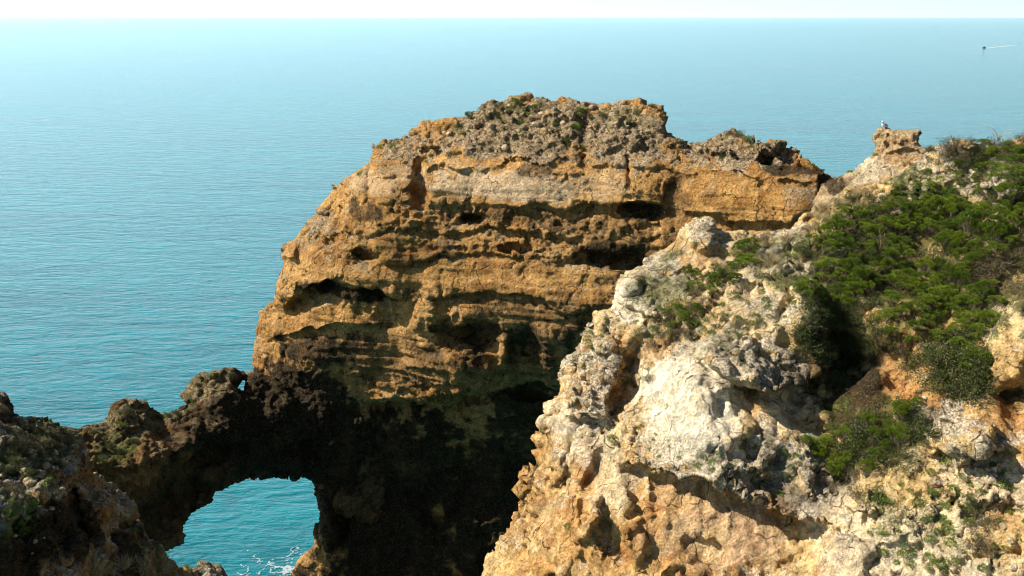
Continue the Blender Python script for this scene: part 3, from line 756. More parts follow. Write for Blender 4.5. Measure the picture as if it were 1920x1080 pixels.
# ------------------------------------------------------------------ plant materials
def leaf_material(name, ca, cb, trans=.35, rough=.6):
    m = bpy.data.materials.new(name); m.use_nodes = True
    nt = m.node_tree; N = nt.nodes; L = nt.links
    bs = N['Principled BSDF']; out = N['Material Output']
    oi = N.new('ShaderNodeObjectInfo'); geo = N.new('ShaderNodeNewGeometry')
    mx = N.new('ShaderNodeMix'); mx.data_type = 'RGBA'
    ad = N.new('ShaderNodeMath'); ad.operation = 'MULTIPLY_ADD'; ad.inputs[1].default_value = .5
    L.new(geo.outputs['Random Per Island'], ad.inputs[0])
    m5 = N.new('ShaderNodeMath'); m5.operation = 'MULTIPLY'; m5.inputs[1].default_value = .5
    L.new(oi.outputs['Random'], m5.inputs[0]); L.new(m5.outputs[0], ad.inputs[2])
    L.new(ad.outputs[0], mx.inputs[0])
    mx.inputs[6].default_value = (*ca, 1); mx.inputs[7].default_value = (*cb, 1)
    L.new(mx.outputs[2], bs.inputs['Base Color'])
    bs.inputs['Roughness'].default_value = rough; bs.inputs['Specular IOR Level'].default_value = .25
    if trans:
        tr = N.new('ShaderNodeBsdfTranslucent'); L.new(mx.outputs[2], tr.inputs['Color'])
        ms = N.new('ShaderNodeMixShader'); ms.inputs[0].default_value = trans
        L.new(bs.outputs[0], ms.inputs[1]); L.new(tr.outputs[0], ms.inputs[2]); L.new(ms.outputs[0], out.inputs['Surface'])
    return m
M_green = leaf_material('green_leaves', (.030, .070, .008), (.215, .275, .016), .15)
M_dark = leaf_material('dark_green_leaves', (.040, .062, .012), (.095, .115, .024), .2)
M_brown = leaf_material('brown_leaves', (.075, .060, .025), (.17, .14, .055), .2)
M_tuft = leaf_material('pale_green_leaves', (.12, .19, .035), (.24, .31, .07))
M_straw = leaf_material('straw', (.30, .23, .11), (.46, .37, .20), .2)
M_twig = leaf_material('twigs', (.10, .075, .05), (.20, .16, .11), 0)

def soup(name, quads, mat):
    """many separate leaf quads as one mesh"""
    V = quads.reshape(-1, 3); n = len(quads)
    me = bpy.data.meshes.new(name)
    me.vertices.add(len(V)); me.vertices.foreach_set('co', V.ravel().astype(np.float32))
    me.loops.add(n * 4); me.loops.foreach_set('vertex_index', np.arange(n * 4))
    me.polygons.add(n); me.polygons.foreach_set('loop_start', np.arange(0, n * 4, 4))
    me.update(calc_edges=True); me.materials.append(mat)
    return me
def unit(v): return v / (np.linalg.norm(v, axis=-1, keepdims=True) + 1e-9)
def leaves(P, D, ln, wd):
    """leaf quads at points P pointing along D"""
    n = len(P)
    side = unit(np.cross(D, nrng.normal(size=(n, 3))))
    l = (ln * nrng.uniform(.6, 1.3, n))[:, None]; w = (wd * nrng.uniform(.7, 1.3, n))[:, None]
    a = P; m = P + D * l * .5
    return np.stack([a, m + side * w * .5, P + D * l, m - side * w * .5], 1)
def sticks(A, B_, w0, w1):
    side = unit(np.cross(B_ - A, nrng.normal(size=A.shape)))
    return np.stack([A - side * w0 / 2, A + side * w0 / 2, B_ + side * w1 / 2, B_ - side * w1 / 2], 1)

def shrub_meshes(kind, k):
    """foliage and stems of a shrub about 1 m wide, foot at the origin"""
    Q = []; S = []
    if kind == 'green':
        npf = 11
        for i in range(npf):
            a = nrng.uniform(0, 6.28); r = .42 * math.sqrt(nrng.uniform(0, 1)); 
            c = np.array([r * math.cos(a), r * math.sin(a), .50 - .9 * r * r + nrng.uniform(-.14, .10)])
            rad = nrng.uniform(.11, .20)
            n = 330
            d = unit(nrng.normal(size=(n, 3))); d[:, 2] = np.abs(d[:, 2]) * .9 + .08
            d = unit(d)
            P = c + d * rad * np.array([1, 1, .6]) * nrng.uniform(.65, 1.0, (n, 1))
            D = unit(d + np.array([0, 0, .5]) + nrng.normal(size=(n, 3)) * .45)
            Q.append(leaves(P, D, .042, .018))
            b = np.array([nrng.uniform(-.05, .05), nrng.uniform(-.05, .05), -.1])
            for j in range(3):
                e = c + nrng.normal(size=3) * rad * .3
                mid = (b + e) / 2 + nrng.normal(size=3) * .03
                S.append(sticks(np.array([b]), np.array([mid]), .022, .016)); S.append(sticks(np.array([mid]), np.array([e]), .016, .008))
        mat = M_green
    elif kind in ('dark', 'brown'):
        nb = 70
        for i in range(nb):
            a = nrng.uniform(0, 6.28); el = nrng.uniform(.25, 1.5)
            d = np.array([math.cos(a) * math.cos(el), math.sin(a) * math.cos(el), math.sin(el)])
            L_ = nrng.uniform(.38, .56)
            b = np.array([nrng.uniform(-.12, .12), nrng.uniform(-.12, .12), -.08])
            t = np.linspace(.25, 1, 7)[:, None]
            pts = b + d * t * L_ + nrng.normal(size=(7, 3)) * .022
            S.append(sticks(np.vstack([b[None], pts[:-1]]), pts, .011, .008))
            n = 26 if kind == 'dark' else 16
            q = pts[nrng.integers(2, 7, n)] + nrng.normal(size=(n, 3)) * .045
            Q.append(leaves(q, unit(d + nrng.normal(size=(n, 3)) * .7), .045, .022 if kind == 'dark' else .016))
        mat = M_dark if kind == 'dark' else M_brown
    elif kind == 'tuft':
        n = 520
        d = unit(nrng.normal(size=(n, 3))); d[:, 2] = np.abs(d[:, 2])
        lump = 1 + .3 * np.sin(5 * d[:, :1] + k) * np.cos(4 * d[:, 1:2] + k)
        P = d * np.array([.42, .42, .34]) * lump * nrng.uniform(.55, 1, (n, 1))
        Q.append(leaves(P, unit(d + np.array([0, 0, .4]) + nrng.normal(size=(n, 3)) * .5), .10, .045))
        mat = M_tuft
    else:   # straw
        n = 150
        a = nrng.uniform(0, 6.28, n)
        d = unit(np.stack([np.cos(a) * .6, np.sin(a) * .6, nrng.uniform(.5, 1.4, n)], -1))
        b = np.stack([nrng.normal(size=n) * .12, nrng.normal(size=n) * .12, np.full(n, -.05)], -1)
        m = b + d * .35
        e = m + unit(d + np.array([.3, 0, -.25])) * nrng.uniform(.15, .4, (n, 1))
        Q.append(sticks(b, m, .02, .015)); Q.append(sticks(m, e, .015, .005))
        mat = M_straw
    fol = soup(kind + '_foliage', np.concatenate(Q), mat)
    st = soup(kind + '_stems', np.concatenate(S), M_twig) if S else None
    return fol, st
VAR = {k: [shrub_meshes(k, j) for j in range(n)] for k, n in (('green', 6), ('dark', 4), ('brown', 4), ('tuft', 6), ('straw', 3))}
NAMES = {'green': ('green_shrub', 'shrub'), 'dark': ('dark_shrub', 'shrub'), 'brown': ('brown_shrub', 'shrub'), 'tuft': ('cushion_plant', 'plant'), 'straw': ('dry_grass_tuft', 'grass tuft')}
PLACED = []
def plant(kind, px, py, size_px, label, group=None, sink=.12, flat=1.0, vary=True):
    h = hit(px, py)
    if h is None: return None
    loc, nor, on, dist = h
    sz = size_px * dist / F
    if vary: sz *= rng.uniform(.8, 1.2)
    fol, st = rng.choice(VAR[kind])
    nm, cat = NAMES[kind]
    n2 = (nor * .35 + Vector((0, 0, 1))).normalized()
    rot = (n2.to_track_quat('Z', 'Y') @ Quaternion((0, 0, 1), rng.uniform(0, 6.28)))
    pos = loc - n2 * sz * sink
    scl = (sz * rng.uniform(.9, 1.15), sz * rng.uniform(.9, 1.15), sz * flat * rng.uniform(.8, 1.1))
    if st is None:
        o = bpy.data.objects.new(nm, fol); C.objects.link(o)
    else:
        o = bpy.data.objects.new(nm, None); C.objects.link(o)
        f_ = bpy.data.objects.new('foliage', fol); f_.parent = o; C.objects.link(f_)
        s_ = bpy.data.objects.new('stems', st); s_.parent = o; C.objects.link(s_)
    o.location = pos; o.rotation_mode = 'QUATERNION'; o.rotation_quaternion = rot; o.scale = scl
    tag(o, label, cat, group)
    return o
def patch(kind, poly, count, size, label, group, mind=None, gaps=0, **kw):
    xs = [p[0] for p in poly]; ys = [p[1] for p in poly]
    pts = []; tries = 0
    mind = size[0] * .55 if mind is None else mind
    while len(pts) < count and tries < count * 60:
        tries += 1
        x, y = rng.uniform(min(xs), max(xs)), rng.uniform(min(ys), max(ys))
        if not in_poly(x, y, poly): continue
        if gaps and math.sin(x / 31 + 1.7 * math.sin(y / 27)) + math.sin(y / 21 + 1.3 * math.sin(x / 37)) < gaps - 1.6: continue
        if any((x - a) ** 2 + ((y - b) * 1.3) ** 2 < mind ** 2 for a, b in pts): continue
        pts.append((x, y))
        plant(kind, x, y, rng.uniform(*size), label, group, **kw)
    return pts

# the thicket on the right hillside
G_MAIN = [(1508, 470), (1560, 432), (1640, 405), (1700, 398), (1790, 372), (1925, 372), (1925, 470), (1880, 520), (1845, 560), (1760, 590), (1700, 555), (1640, 548), (1600, 580), (1540, 590), (1500, 560)]
patch('green', G_MAIN, 125, (27, 48), 'bright green cushion shrub in the dense thicket on the right hillside', 'green shrubs in the hillside thicket', mind=21, gaps=1.0, flat=1.35, sink=.05)
patch('dark', G_MAIN, 54, (32, 54), 'dark olive shrub standing between the bright green shrubs of the hillside thicket', 'dark shrubs in the hillside thicket', mind=36, flat=.8)
patch('brown', G_MAIN, 30, (36, 56), 'brown twiggy shrub standing between the green shrubs of the hillside thicket', 'brown shrubs in the hillside thicket', mind=44)
patch('dark', [(1500, 560), (1560, 580), (1580, 640), (1590, 720), (1540, 720), (1500, 650)], 14, (50, 80), 'dark olive bush hanging at the left side of the shadowed hollow below the thicket', 'dark bushes beside the hollow', mind=26)
patch('dark', [(1590, 560), (1650, 560), (1670, 620), (1640, 680), (1600, 700)], 8, (46, 70), 'dark bush in the black shade of the hollow under the thicket', 'dark bushes in the hollow', mind=28)
patch('brown', [(1600, 400), (1700, 380), (1760, 420), (1740, 460), (1620, 470), (1580, 440)], 12, (46, 70), 'brown twiggy shrub along the upper edge of the green thicket', 'brown shrubs at the top of the thicket', mind=30)
patch('brown', [(1790, 400), (1925, 420), (1925, 560), (1840, 580), (1790, 500)], 14, (50, 80), 'brown dry shrub between the green shrubs near the right edge', 'brown shrubs in the right of the thicket', mind=34)
patch('green', [(1640, 570), (1760, 560), (1880, 560), (1870, 640), (1790, 660), (1700, 640), (1660, 620)], 20, (34, 56), 'small round green shrub scattered just below the thicket', 'green shrubs below the thicket', mind=30)
patch('dark', [(1735, 640), (1790, 620), (1850, 650), (1850, 740), (1790, 750), (1740, 700)], 12, (60, 90), 'large dark bush left of the grey boulder on the right edge', 'dark bushes beside the boulder', mind=32)
plant('green', 1838, 690, 70, 'leafy bright green shrub with large clumps just left of the grey boulder', vary=False)
plant('brown', 1690, 655, 60, 'brown twiggy bush on the orange soil right of the hollow', vary=False)
plant('dark', 1712, 690, 62, 'lone dark bush low on the orange soil bank below the hollow', vary=False)
patch('dark', [(1610, 790), (1680, 760), (1740, 790), (1730, 860), (1640, 880), (1600, 850)], 13, (56, 84), 'olive bush in the lower thicket under the hollow', 'olive bushes of the lower thicket', mind=32)
patch('brown', [(1530, 800), (1620, 780), (1660, 850), (1620, 930), (1560, 940), (1530, 880)], 12, (46, 74), 'brown bush on the left side of the lower thicket', 'brown bushes of the lower thicket', mind=32)
patch('green', [(1505, 820), (1560, 800), (1600, 830), (1590, 900), (1520, 890)], 8, (34, 50), 'vivid green shrub at the lower left of the lower thicket', 'green shrubs of the lower thicket', mind=26)
patch('green', [(1560, 850), (1620, 790), (1700, 790), (1700, 840), (1620, 900), (1560, 920)], 12, (26, 44), 'bright green tuft growing through the olive bushes of the lower thicket', 'green clumps in the lower thicket', mind=26, flat=1.5, sink=-.1)
plant('green', 1718, 762, 34, 'small bluish green shrub on top of the lower thicket', vary=False)
plant('brown', 1852, 985, 78, 'wide dry brown shrub on the pale rock in the lower right', vary=False)
plant('brown', 1835, 1015, 60, 'smaller dry shrub touching the wide brown shrub in the lower right', vary=False)
# along the upper hillside and its crest
patch('brown', [(1745, 290), (1800, 262), (1925, 262), (1925, 300), (1850, 300), (1760, 310)], 16, (34, 56), 'olive brown scrub on the crest of the hillside right of the rock ledge', 'scrub on the hillside crest', mind=18)
patch('dark', [(1760, 285), (1850, 268), (1925, 272), (1925, 330), (1860, 330), (1780, 320)], 12, (30, 46), 'dark green low bush just under the hillside crest', 'dark bushes under the crest', mind=24)
patch('green', [(1840, 280), (1925, 275), (1925, 375), (1850, 370)], 16, (28, 48), 'green shrub near the right edge just below the crest', 'green shrubs by the right crest', mind=22)
patch('green', [(1745, 315), (1840, 300), (1850, 340), (1780, 380), (1680, 400), (1640, 390), (1700, 350)], 18, (20, 38), 'low green shrub on grey stony ground above the thicket', 'green shrubs above the thicket', mind=22)
patch('tuft', [(1560, 380), (1650, 350), (1740, 300), (1860, 300), (1870, 360), (1740, 390), (1620, 420), (1560, 430)], 60, (9, 20), 'small green tuft among grey stones above the thicket', 'tufts on the upper hillside', mind=12)
patch('straw', [(1500, 400), (1580, 370), (1650, 350), (1600, 400), (1520, 430)], 12, (22, 34), 'dry grass tuft on the ridge left of the thicket', 'dry grass on the ridge', mind=14)
plant('brown', 1590, 378, 40, 'brown shrub in the notch where the hillside meets the tall cliff', vary=False)
# the middle spur
patch('green', [(1285, 530), (1340, 505), (1400, 470), (1420, 490), (1370, 540), (1300, 560)], 12, (28, 46), 'green shrub on the middle spur below the grey knob', 'green shrubs on the middle spur', mind=20)
patch('brown', [(1290, 545), (1340, 540), (1350, 580), (1300, 590)], 5, (34, 50), 'brown bush under the green shrubs of the middle spur', 'brown bushes on the middle spur', mind=20)
patch('brown', [(1230, 600), (1290, 570), (1300, 620), (1260, 680), (1215, 660)], 9, (36, 56), 'brown and olive bush in the gully left of the overhanging grey slab', 'bushes in the gully', mind=22)
patch('green', [(1225, 585), (1300, 580), (1320, 600), (1240, 625)], 5, (24, 34), 'small green shrub at the head of the gully', 'green shrubs at the gully head', mind=20)
patch('tuft', [(1170, 590), (1240, 570), (1330, 590), (1420, 520), (1500, 440), (1520, 520), (1470, 620), (1380, 640), (1300, 620), (1200, 640)], 60, (10, 22), 'pale green tuft on the rough rock of the middle spur', 'tufts on the middle spur', mind=15)
patch('straw', [(1340, 490), (1430, 450), (1480, 440), (1470, 490), (1380, 530)], 12, (26, 40), 'dry straw coloured grass clump behind the grey knob', 'dry grass behind the knob', mind=18)
patch('brown', [(1390, 455), (1450, 450), (1440, 480), (1390, 490)], 4, (26, 36), 'dry brown bush between grey knob and thicket ridge', 'dry bushes behind the knob', mind=20)
patch('dark', [(1170, 545), (1230, 500), (1240, 520), (1180, 560)], 3, (16, 24), 'little dark bush on the bright cream rock nose', 'bushes on the rock nose', mind=18)
patch('tuft', [(1060, 650), (1100, 600), (1150, 590), (1140, 660), (1080, 700)], 22, (8, 16), 'tiny green cushion on the left shoulder of the hillside rock', 'cushions on the left shoulder', mind=11)
patch('brown', [(1150, 640), (1210, 640), (1230, 720), (1180, 740)], 5, (26, 40), 'brown bush in the orange gully of the left shoulder', 'bushes in the orange gully', mind=20)
patch('tuft', [(1290, 850), (1480, 830), (1540, 870), (1480, 930), (1340, 900)], 24, (10, 20), 'green tuft on the grey pitted band across the lower hillside', 'tufts on the grey band', mind=16)
patch('tuft', [(1610, 930), (1780, 860), (1925, 880), (1925, 1040), (1860, 1075), (1640, 1060)], 60, (13, 32), 'round green cushion plant on the pale rock in the lower right', 'cushion plants in the lower right', mind=19)
patch('tuft', [(1180, 790), (1260, 820), (1280, 860), (1200, 860)], 8, (8, 16), 'tiny tuft on the edge of the white rock face', 'tufts at the white face', mind=13)
plant('tuft', 1311, 871, 26, 'bright green cushion alone on the lip of the grey band', vary=False)
plant('tuft', 1148, 822, 26, 'olive tuft in the crevice left of the white face', vary=False)
plant('tuft', 1066, 985, 20, 'single tuft on the orange rock by the lower left edge of the hillside', vary=False)
# great cliff
for x, y, z in [(965, 195, 34), (1000, 205, 22), (880, 217, 24), (862, 232, 16), (780, 248, 16), (845, 285, 20), (808, 288, 14), (800, 300, 12), (870, 248, 16), (975, 225, 22), (1095, 215, 24), (1080, 232, 22),
                (1040, 235, 18), (1130, 212, 20), (1160, 208, 18), (1195, 206, 22), (1222, 198, 20), (1180, 222, 14), (1275, 266, 22), (1290, 274, 16), (1385, 250, 26), (1400, 257, 22), (1368, 248, 18), (1352, 294, 12), (738, 270, 18), (715, 272, 16), (676, 323, 22),
                (628, 350, 12), (930, 196, 16), (1060, 262, 16), (1012, 190, 12), (1520, 306, 14), (1540, 322, 16), (1440, 270, 14), (1250, 255, 12), (1215, 250, 12), (905, 268, 14), (760, 302, 12)]:
    plant(rng.choice(['green', 'dark', 'tuft']), x, y + 3, z, 'small green bush rooted in the crumbling grey top of the tall cliff', 'bushes on the tall cliff')
patch('tuft', [(850, 235), (950, 200), (1200, 205), (1240, 260), (1000, 290), (880, 280)], 34, (6, 12), 'tiny tuft on the broken top of the tall cliff', 'tufts on the tall cliff', mind=12)
# rock ledge
plant('dark', 1745, 282, 24, 'dark bush at the right foot of the flat rock ledge', vary=False)
plant('tuft', 1642, 290, 14, 'small green tuft on the left side under the flat rock ledge', vary=False)
plant('tuft', 1595, 322, 16, 'green tuft on the pale slope left of the rock ledge', vary=False)
plant('tuft', 1728, 246, 9, 'tiny dark tuft on the right end of the flat ledge top', vary=False)
# arch
for x, y, z in [(235, 772, 26), (222, 800, 24), (330, 775, 22), (318, 780, 18), (205, 838, 34), (228, 850, 30), (190, 862, 26), (250, 830, 26), (175, 812, 20), (400, 706, 16), (370, 722, 14), (265, 775, 18), (430, 702, 14), (352, 770, 12)]:
    plant(rng.choice(['dark', 'dark', 'green']), x, y, z, 'low green bush on the shaded left shoulder of the natural arch', 'bushes on the arch')
# outcrop
patch('brown', [(8, 805), (60, 795), (130, 815), (140, 840), (60, 840), (10, 835)], 16, (22, 38), 'olive brown scrub along the top of the lower left outcrop', 'scrub on the outcrop top', mind=18)
patch('dark', [(20, 830), (110, 835), (120, 870), (60, 890), (10, 880)], 14, (18, 32), 'dark green bush below the scrub on the lower left outcrop', 'dark bushes on the outcrop', mind=20)
plant('brown', 22, 925, 62, 'rounded olive bush at the left picture edge between boulders', vary=False)
patch('tuft', [(20, 930), (60, 940), (70, 980), (50, 1010), (10, 1000)], 18, (12, 26), 'bright green leafy plant between grey boulders at the lower left', 'leafy plants between the boulders', mind=12)
patch('tuft', [(60, 880), (120, 880), (110, 910), (60, 910)], 6, (10, 18), 'pale green tuft above the boulders at the lower left', 'tufts above the boulders', mind=13)
patch('tuft', [(300, 1050), (400, 1066), (400, 1078), (320, 1078)], 7, (10, 18), 'olive tuft on the low rim in front of the arch opening', 'tufts on the low rim', mind=12)
patch('straw', [(165, 1055), (330, 1062), (330, 1080), (165, 1080)], 5, (40, 60), 'pale dry grass clump on the bottom edge left of the arch opening', 'dry grass on the bottom edge', mind=28)
patch('tuft', [(240, 975), (280, 1020), (300, 1050), (250, 1030)], 8, (10, 18), 'olive tuft on the right rim of the lower left outcrop', 'tufts on the outcrop rim', mind=14)

# ------------------------------------------------------------------ loose stones
def stone_mesh(k):
    bm = bmesh.new(); bmesh.ops.create_icosphere(bm, subdivisions=3, radius=.5)
    P = np.array([v.co[:] for v in bm.verts])
    F1, F2, ID = worley(P * 2.2 + k * 9.3, k)
    d = .24 * fbm(P * 1.6 + k * 5, 2, k) + .22 * (ID - .5) + .05 * fbm(P * 6 + k, 2, k)
    P = P * (1 + d)[:, None] * np.array([1.1, .85, .72])
    for v, p in zip(bm.verts, P): v.co = p
    me = bpy.data.meshes.new('stone'); bm.to_mesh(me); bm.free()
    n = len(P)
    c = me.color_attributes.new('rock_colour', 'FLOAT_COLOR', 'POINT')
    base = np.array([.60, .46, .28]) * (1 + .3 * fbm(P * 3, 2, 4))[:, None]
    c.data.foreach_set('color', np.c_[base, np.ones(n)].astype(np.float32).ravel())
    for nm, v in (('weathered', .35), ('crust_shade', -.05), ('moss', -.3)):
        a = me.attributes.new(nm, 'FLOAT', 'POINT'); a.data.foreach_set('value', np.full(n, v, np.float32))
    me.materials.append(m_slope)
    return me
STONES = [stone_mesh(k) for k in range(7)]
def stones(poly, count, size, label, group):
    xs = [p[0] for p in poly]; ys = [p[1] for p in poly]; made = 0; tries = 0
    while made < count and tries < count * 20:
        tries += 1
        x, y = rng.uniform(min(xs), max(xs)), rng.uniform(min(ys), max(ys))
        if not in_poly(x, y, poly): continue
        h = hit(x, y)
        if h is None or h[1].z < .15 or not h[2] in ('cliff', 'rock_arch', 'hillside', 'rock_ledge', 'rock_outcrop'): continue
        o = bpy.data.objects.new('stone', rng.choice(STONES)); C.objects.link(o)
        sz = size[0] + (size[1] - size[0]) * rng.random() ** 2.2
        o.scale = (sz, sz, sz); o.location = h[0] - Vector((0, 0, sz * .08))
        o.rotation_euler = (rng.uniform(-.4, .4), rng.uniform(-.4, .4), rng.uniform(0, 6.28))
        tag(o, label, 'stone', group); made += 1
stones([(1600, 400), (1750, 300), (1920, 290), (1920, 380), (1700, 420)], 60, (.10, .38), 'loose grey stone lying on the upper hillside above the thicket', 'stones above the thicket')
stones([(1650, 700), (1900, 640), (1920, 1080), (1560, 1080), (1640, 900)], 70, (.06, .26), 'loose pale stone on the lower right of the hillside', 'stones on the lower hillside')
stones([(1180, 600), (1350, 480), (1520, 430), (1500, 620), (1250, 720)], 60, (.06, .26), 'loose pale stone on the middle spur of the hillside', 'stones on the middle spur')
stones([(800, 235), (980, 185), (1225, 200), (1245, 250), (1000, 290), (800, 270)], 50, (.15, .6), 'loose block on the broken top of the tall cliff', 'blocks on the cliff top')
stones([(0, 820), (140, 840), (160, 900), (60, 1050), (0, 1050)], 40, (.08, .34), 'loose grey stone on the lower left outcrop', 'stones on the outcrop')

# ------------------------------------------------------------------ gull on the ledge
def flat_mat(name, col, rough=.6):
    m = bpy.data.materials.new(name); m.use_nodes = True
    bs = m.node_tree.nodes['Principled BSDF']
    no = m.node_tree.nodes.new('ShaderNodeTexNoise'); no.inputs['Scale'].default_value = 14
    mx = m.node_tree.nodes.new('ShaderNodeMix'); mx.data_type = 'RGBA'
    mx.inputs[6].default_value = (*[c * .85 for c in col], 1); mx.inputs[7].default_value = (*col, 1)
    m.node_tree.links.new(no.outputs[0], mx.inputs[0]); m.node_tree.links.new(mx.outputs[2], bs.inputs['Base Color'])
    bs.inputs['Roughness'].default_value = rough
    return m
def loft(name, rings, mat, parent=None, seg=12):
    """closed skin through rings (centre, radius across, radius up) along x"""
    V = []; Fc = []
    for (c, ry, rz) in rings:
        for k in range(seg):
            a = 2 * math.pi * k / seg
            V.append((c[0], c[1] + ry * math.cos(a), c[2] + rz * math.sin(a)))
    for r in range(len(rings) - 1):
        for k in range(seg):
            a, b = r * seg + k, r * seg + (k + 1) % seg
            Fc.append((a, b, b + seg, a + seg))
    Fc.append(tuple(range(seg - 1, -1, -1))); Fc.append(tuple(range((len(rings) - 1) * seg, len(rings) * seg)))
    me = bpy.data.meshes.new(name); me.from_pydata(V, [], Fc); me.update()
    for p in me.polygons: p.use_smooth = True
    me.materials.append(mat)
    o = bpy.data.objects.new(name, me); C.objects.link(o); o.parent = parent
    return o
white_f = flat_mat('white_feathers', (.85, .85, .84)); grey_f = flat_mat('grey_feathers', (.42, .44, .47)); black_f = flat_mat('black_feathers', (.02, .02, .022))
bill_m = flat_mat('yellow_bill', (.75, .45, .05)); leg_m = flat_mat('pink_leg', (.55, .35, .28))
gp = hit(1657, 244) or hit(1662, 248)
gull = bpy.data.objects.new('gull', None); C.objects.link(gull)
gull.location = gp[0] - Vector((0, 0, .01)); gull.rotation_euler = (0, 0, R(222)); gull.scale = (1.3, 1.3, 1.3)
tag(gull, 'white and grey gull standing on the left end of the flat rock ledge', 'gull')
# local: looks along +x, feet at 0
loft('body', [((-.20, 0, .15), .008, .006), ((-.14, 0, .165), .045, .035), ((-.07, 0, .18), .075, .07), ((0, 0, .195), .085, .085), ((.06, 0, .215), .075, .085), ((.10, 0, .25), .052, .065), ((.118, 0, .295), .040, .045), ((.13, 0, .33), .042, .042), ((.155, 0, .34), .034, .034), ((.175, 0, .335), .014, .014)], white_f, gull)
loft('beak', [((.168, 0, .335), .012, .014), ((.20, 0, .333), .009, .012), ((.222, 0, .324), .002, .003)], bill_m, gull, 8)
loft('tail', [((-.15, 0, .162), .04, .012), ((-.26, 0, .135), .045, .006), ((-.30, 0, .125), .03, .003)], black_f, gull, 8)
for sgn in (-1, 1):
    loft('wing', [((.06, sgn * .070, .225), .010, .03), ((.0, sgn * .086, .215), .014, .055), ((-.10, sgn * .070, .19), .012, .045), ((-.22, sgn * .030, .16), .006, .02), ((-.31, sgn * .008, .14), .002, .004)], grey_f, gull, 8)
    leg_ = loft('leg', [((-.004, sgn * .035, .14), .007, .007), ((.004, sgn * .035, .139), .007, .007)], leg_m, gull, 6)
    me = bpy.data.meshes.new('leg'); bm = bmesh.new()
    bmesh.ops.create_cone(bm, cap_ends=True, segments=6, radius1=.005, radius2=.008, depth=.14, matrix=Matrix.Translation((0.0, sgn * .035, .07)))
    bmesh.ops.create_cone(bm, cap_ends=True, segments=3, radius1=.035, radius2=.02, depth=.008, matrix=Matrix.Translation((.018, sgn * .035, .006)))
    bm.to_mesh(me); bm.free(); me.materials.append(leg_m); leg_.data = me

# ------------------------------------------------------------------ small boat far out, with its wake
def sea_at(px, py):
    xc = (px - 960) / F; yc = (540 - py) / F
    t = CAM_H / (SP - yc * CP)
    return Vector((t * xc, t * (CP + yc * SP), 0))
hull_m = flat_mat('dark_hull', (.03, .035, .045), .4); deck_m = flat_mat('pale_deck', (.55, .56, .55), .5)
bpos = sea_at(1845, 90)
boat = bpy.data.objects.new('motor_boat', None); C.objects.link(boat)
boat.location = bpos; boat.rotation_euler = (0, 0, R(200)); boat.scale = (.8, .8, .8)
tag(boat, 'tiny dark motor boat with a white wake far out near the horizon', 'boat')
hb = [((-3.0, 0, .45), 1.0, .55), ((-2, 0, .45), 1.15, .6), ((0, 0, .5), 1.2, .62), ((1.8, 0, .6), .95, .6), ((2.8, 0, .75), .5, .5), ((3.4, 0, .9), .08, .25)]
hull = loft('hull', hb, hull_m, boat, 14)
def boxm(name, x0, x1, y0, y1, z0, z1, mat, parent, bev=.06):
    bm = bmesh.new(); bmesh.ops.create_cube(bm, size=1)
    for v in bm.verts: v.co = ((x0 + x1) / 2 + v.co.x * (x1 - x0), (y0 + y1) / 2 + v.co.y * (y1 - y0), (z0 + z1) / 2 + v.co.z * (z1 - z0))
    bmesh.ops.bevel(bm, geom=bm.edges[:], offset=bev, segments=2, affect='EDGES')
    me = bpy.data.meshes.new(name); bm.to_mesh(me); bm.free(); me.materials.append(mat)
    o = bpy.data.objects.new(name, me); o.parent = parent; C.objects.link(o); return o
boxm('deck', -2.7, 1.8, -.8, .8, 1.0, 1.14, deck_m, boat, .03)
cab = boxm('cabin', -.9, .7, -.65, .65, 1.14, 2.5, hull_m, boat, .12)
boxm('windscreen', .7, .76, -.5, .5, 1.7, 2.3, flat_mat('smoked_glass', (.05, .07, .08), .1), cab, .01)
boxm('outboard_engine', -3.5, -3.0, -.25, .25, .3, 1.5, hull_m, boat, .1)
foam_m = flat_mat('sea_foam', (.46, .56, .58), .8)
foam_n = foam_m.node_tree.nodes

wake_m = flat_mat('wake_foam', (.74, .80, .82), .8)

def foam_cells(name, cells, sizes, z, label, mat=None):
    """broken foam lying on the water as small flat irregular flecks"""
    n = len(cells)
    ang = nrng.uniform(0, 6.28, (n, 1)) + np.array([[0, 1.3, 3.0, 4.5]])
    rr = sizes[:, None] * nrng.uniform(.6, 1.2, (n, 4))
    Q = np.stack([cells[:, :1] + rr * np.cos(ang) * 1.5, cells[:, 1:2] + rr * np.sin(ang), np.full((n, 4), z) + nrng.uniform(0, .01, (n, 1))], -1)
    o = bpy.data.objects.new(name, soup(name, Q, mat or foam_m)); C.objects.link(o)
    tag(o, label, 'foam', kind='stuff'); return o
# wake: a narrow band that widens and breaks up with the distance from the stern
w0, w1 = sea_at(1849, 90.3), sea_at(1905, 84.5)
t = nrng.uniform(0, 1, 2200) ** 1.2
side = (w1 - w0).cross(Vector((0, 0, 1))).normalized()
wd = .4 + 2.5 * t
off = np.clip(nrng.normal(size=len(t)), -2, 2) * wd
cells = np.stack([w0.x + (w1.x - w0.x) * t + side.x * off, w0.y + (w1.y - w0.y) * t + side.y * off], -1)
foam_cells('boat_wake', cells, .75 - .3 * t, .06, 'thin white wake trailing to the right of the tiny boat', wake_m)
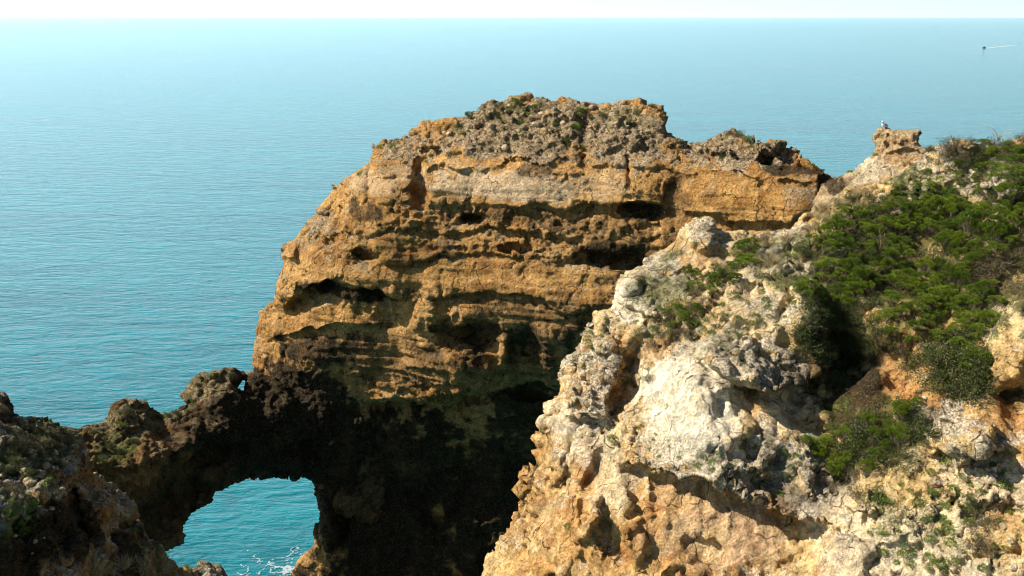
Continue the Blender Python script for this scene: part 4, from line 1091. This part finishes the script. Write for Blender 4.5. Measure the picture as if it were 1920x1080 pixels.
# foam where the swell meets the foot of the arch
cx, cy = [], []
pts = nrng.uniform(0, 1, (46000, 2))
A_, B2 = sea_at(470, 1020), sea_at(600, 1110)
X = A_.x + (B2.x - A_.x) * pts[:, 0]; Yy = min(A_.y, B2.y) + abs(A_.y - B2.y) * pts[:, 1]
P3 = np.stack([X, Yy, np.zeros(len(X))], -1)
c0 = sea_at(545, 1062)
dd = np.hypot((X - c0.x) / 2.6, (Yy - c0.y) / 3.4)
net = 1 - np.abs(fbm(P3 * np.array([1.1, .8, 1]), 4, 301)) * 7
net = np.maximum(net, 1 - np.abs(fbm(P3 * 2.2 + 9, 3, 305)) * 6 - .3)
blob = fbm(P3 * .5, 3, 309)
keep = (net + .8 * blob > .46 + .7 * sstep(.3, 1.4, dd))
foam_cells('sea_foam', P3[keep][:, :2], nrng.uniform(.015, .042, int(keep.sum())), .03, 'lacy white foam at the foot of the rock in the arch opening')

# ------------------------------------------------------------------ dead twigs
def twig(points, rad, label):
    cu = bpy.data.curves.new('dead_branch', 'CURVE'); cu.dimensions = '3D'; cu.bevel_depth = 1; cu.bevel_resolution = 1
    for pl in points:
        sp = cu.splines.new('POLY'); sp.points.add(len(pl) - 1)
        for k, p in enumerate(pl):
            sp.points[k].co = (*p, 1); sp.points[k].radius = rad * (1 - .8 * k / (len(pl) - 1))
    o = bpy.data.objects.new('dead_branch', cu); C.objects.link(o)
    me = bpy.data.meshes.new_from_object(o.evaluated_get(bpy.context.evaluated_depsgraph_get()))
    bpy.data.objects.remove(o)
    me.materials.append(M_straw)
    o = bpy.data.objects.new('dead_branch', me); C.objects.link(o)
    tag(o, label, 'dead branch'); return o
def branches(px, py, size, n, lean, label, rad=.012):
    h = hit(px, py)
    if h is None: return
    L_ = []
    for k in range(n):
        p = h[0].copy(); d = Vector((lean + rng.uniform(-.8, .8), rng.uniform(-.6, .2), rng.uniform(.5, 1.2))).normalized(); pl = [p.copy() - Vector((0, 0, .05))]
        for j in range(9):
            p += d * size / 9; d = (d + Vector((lean * .12 + rng.uniform(-.18, .18), rng.uniform(-.15, .15), -.16))).normalized(); pl.append(p.copy())
        L_.append(pl)
    twig(L_, rad, label)
branches(190, 1078, .9, 7, -.2, 'pale arching dead twigs at the bottom edge, left clump of two', .008)
branches(300, 1078, .9, 8, .3, 'pale arching dead twigs at the bottom edge, right clump of two', .008)
branches(1648, 470, .9, 5, -.3, 'bare whitish branch sticking out of the top of the green thicket', .012)
branches(1870, 262, 1.0, 5, .2, 'thin curved bare branch on the hillside crest against the sea', .012)
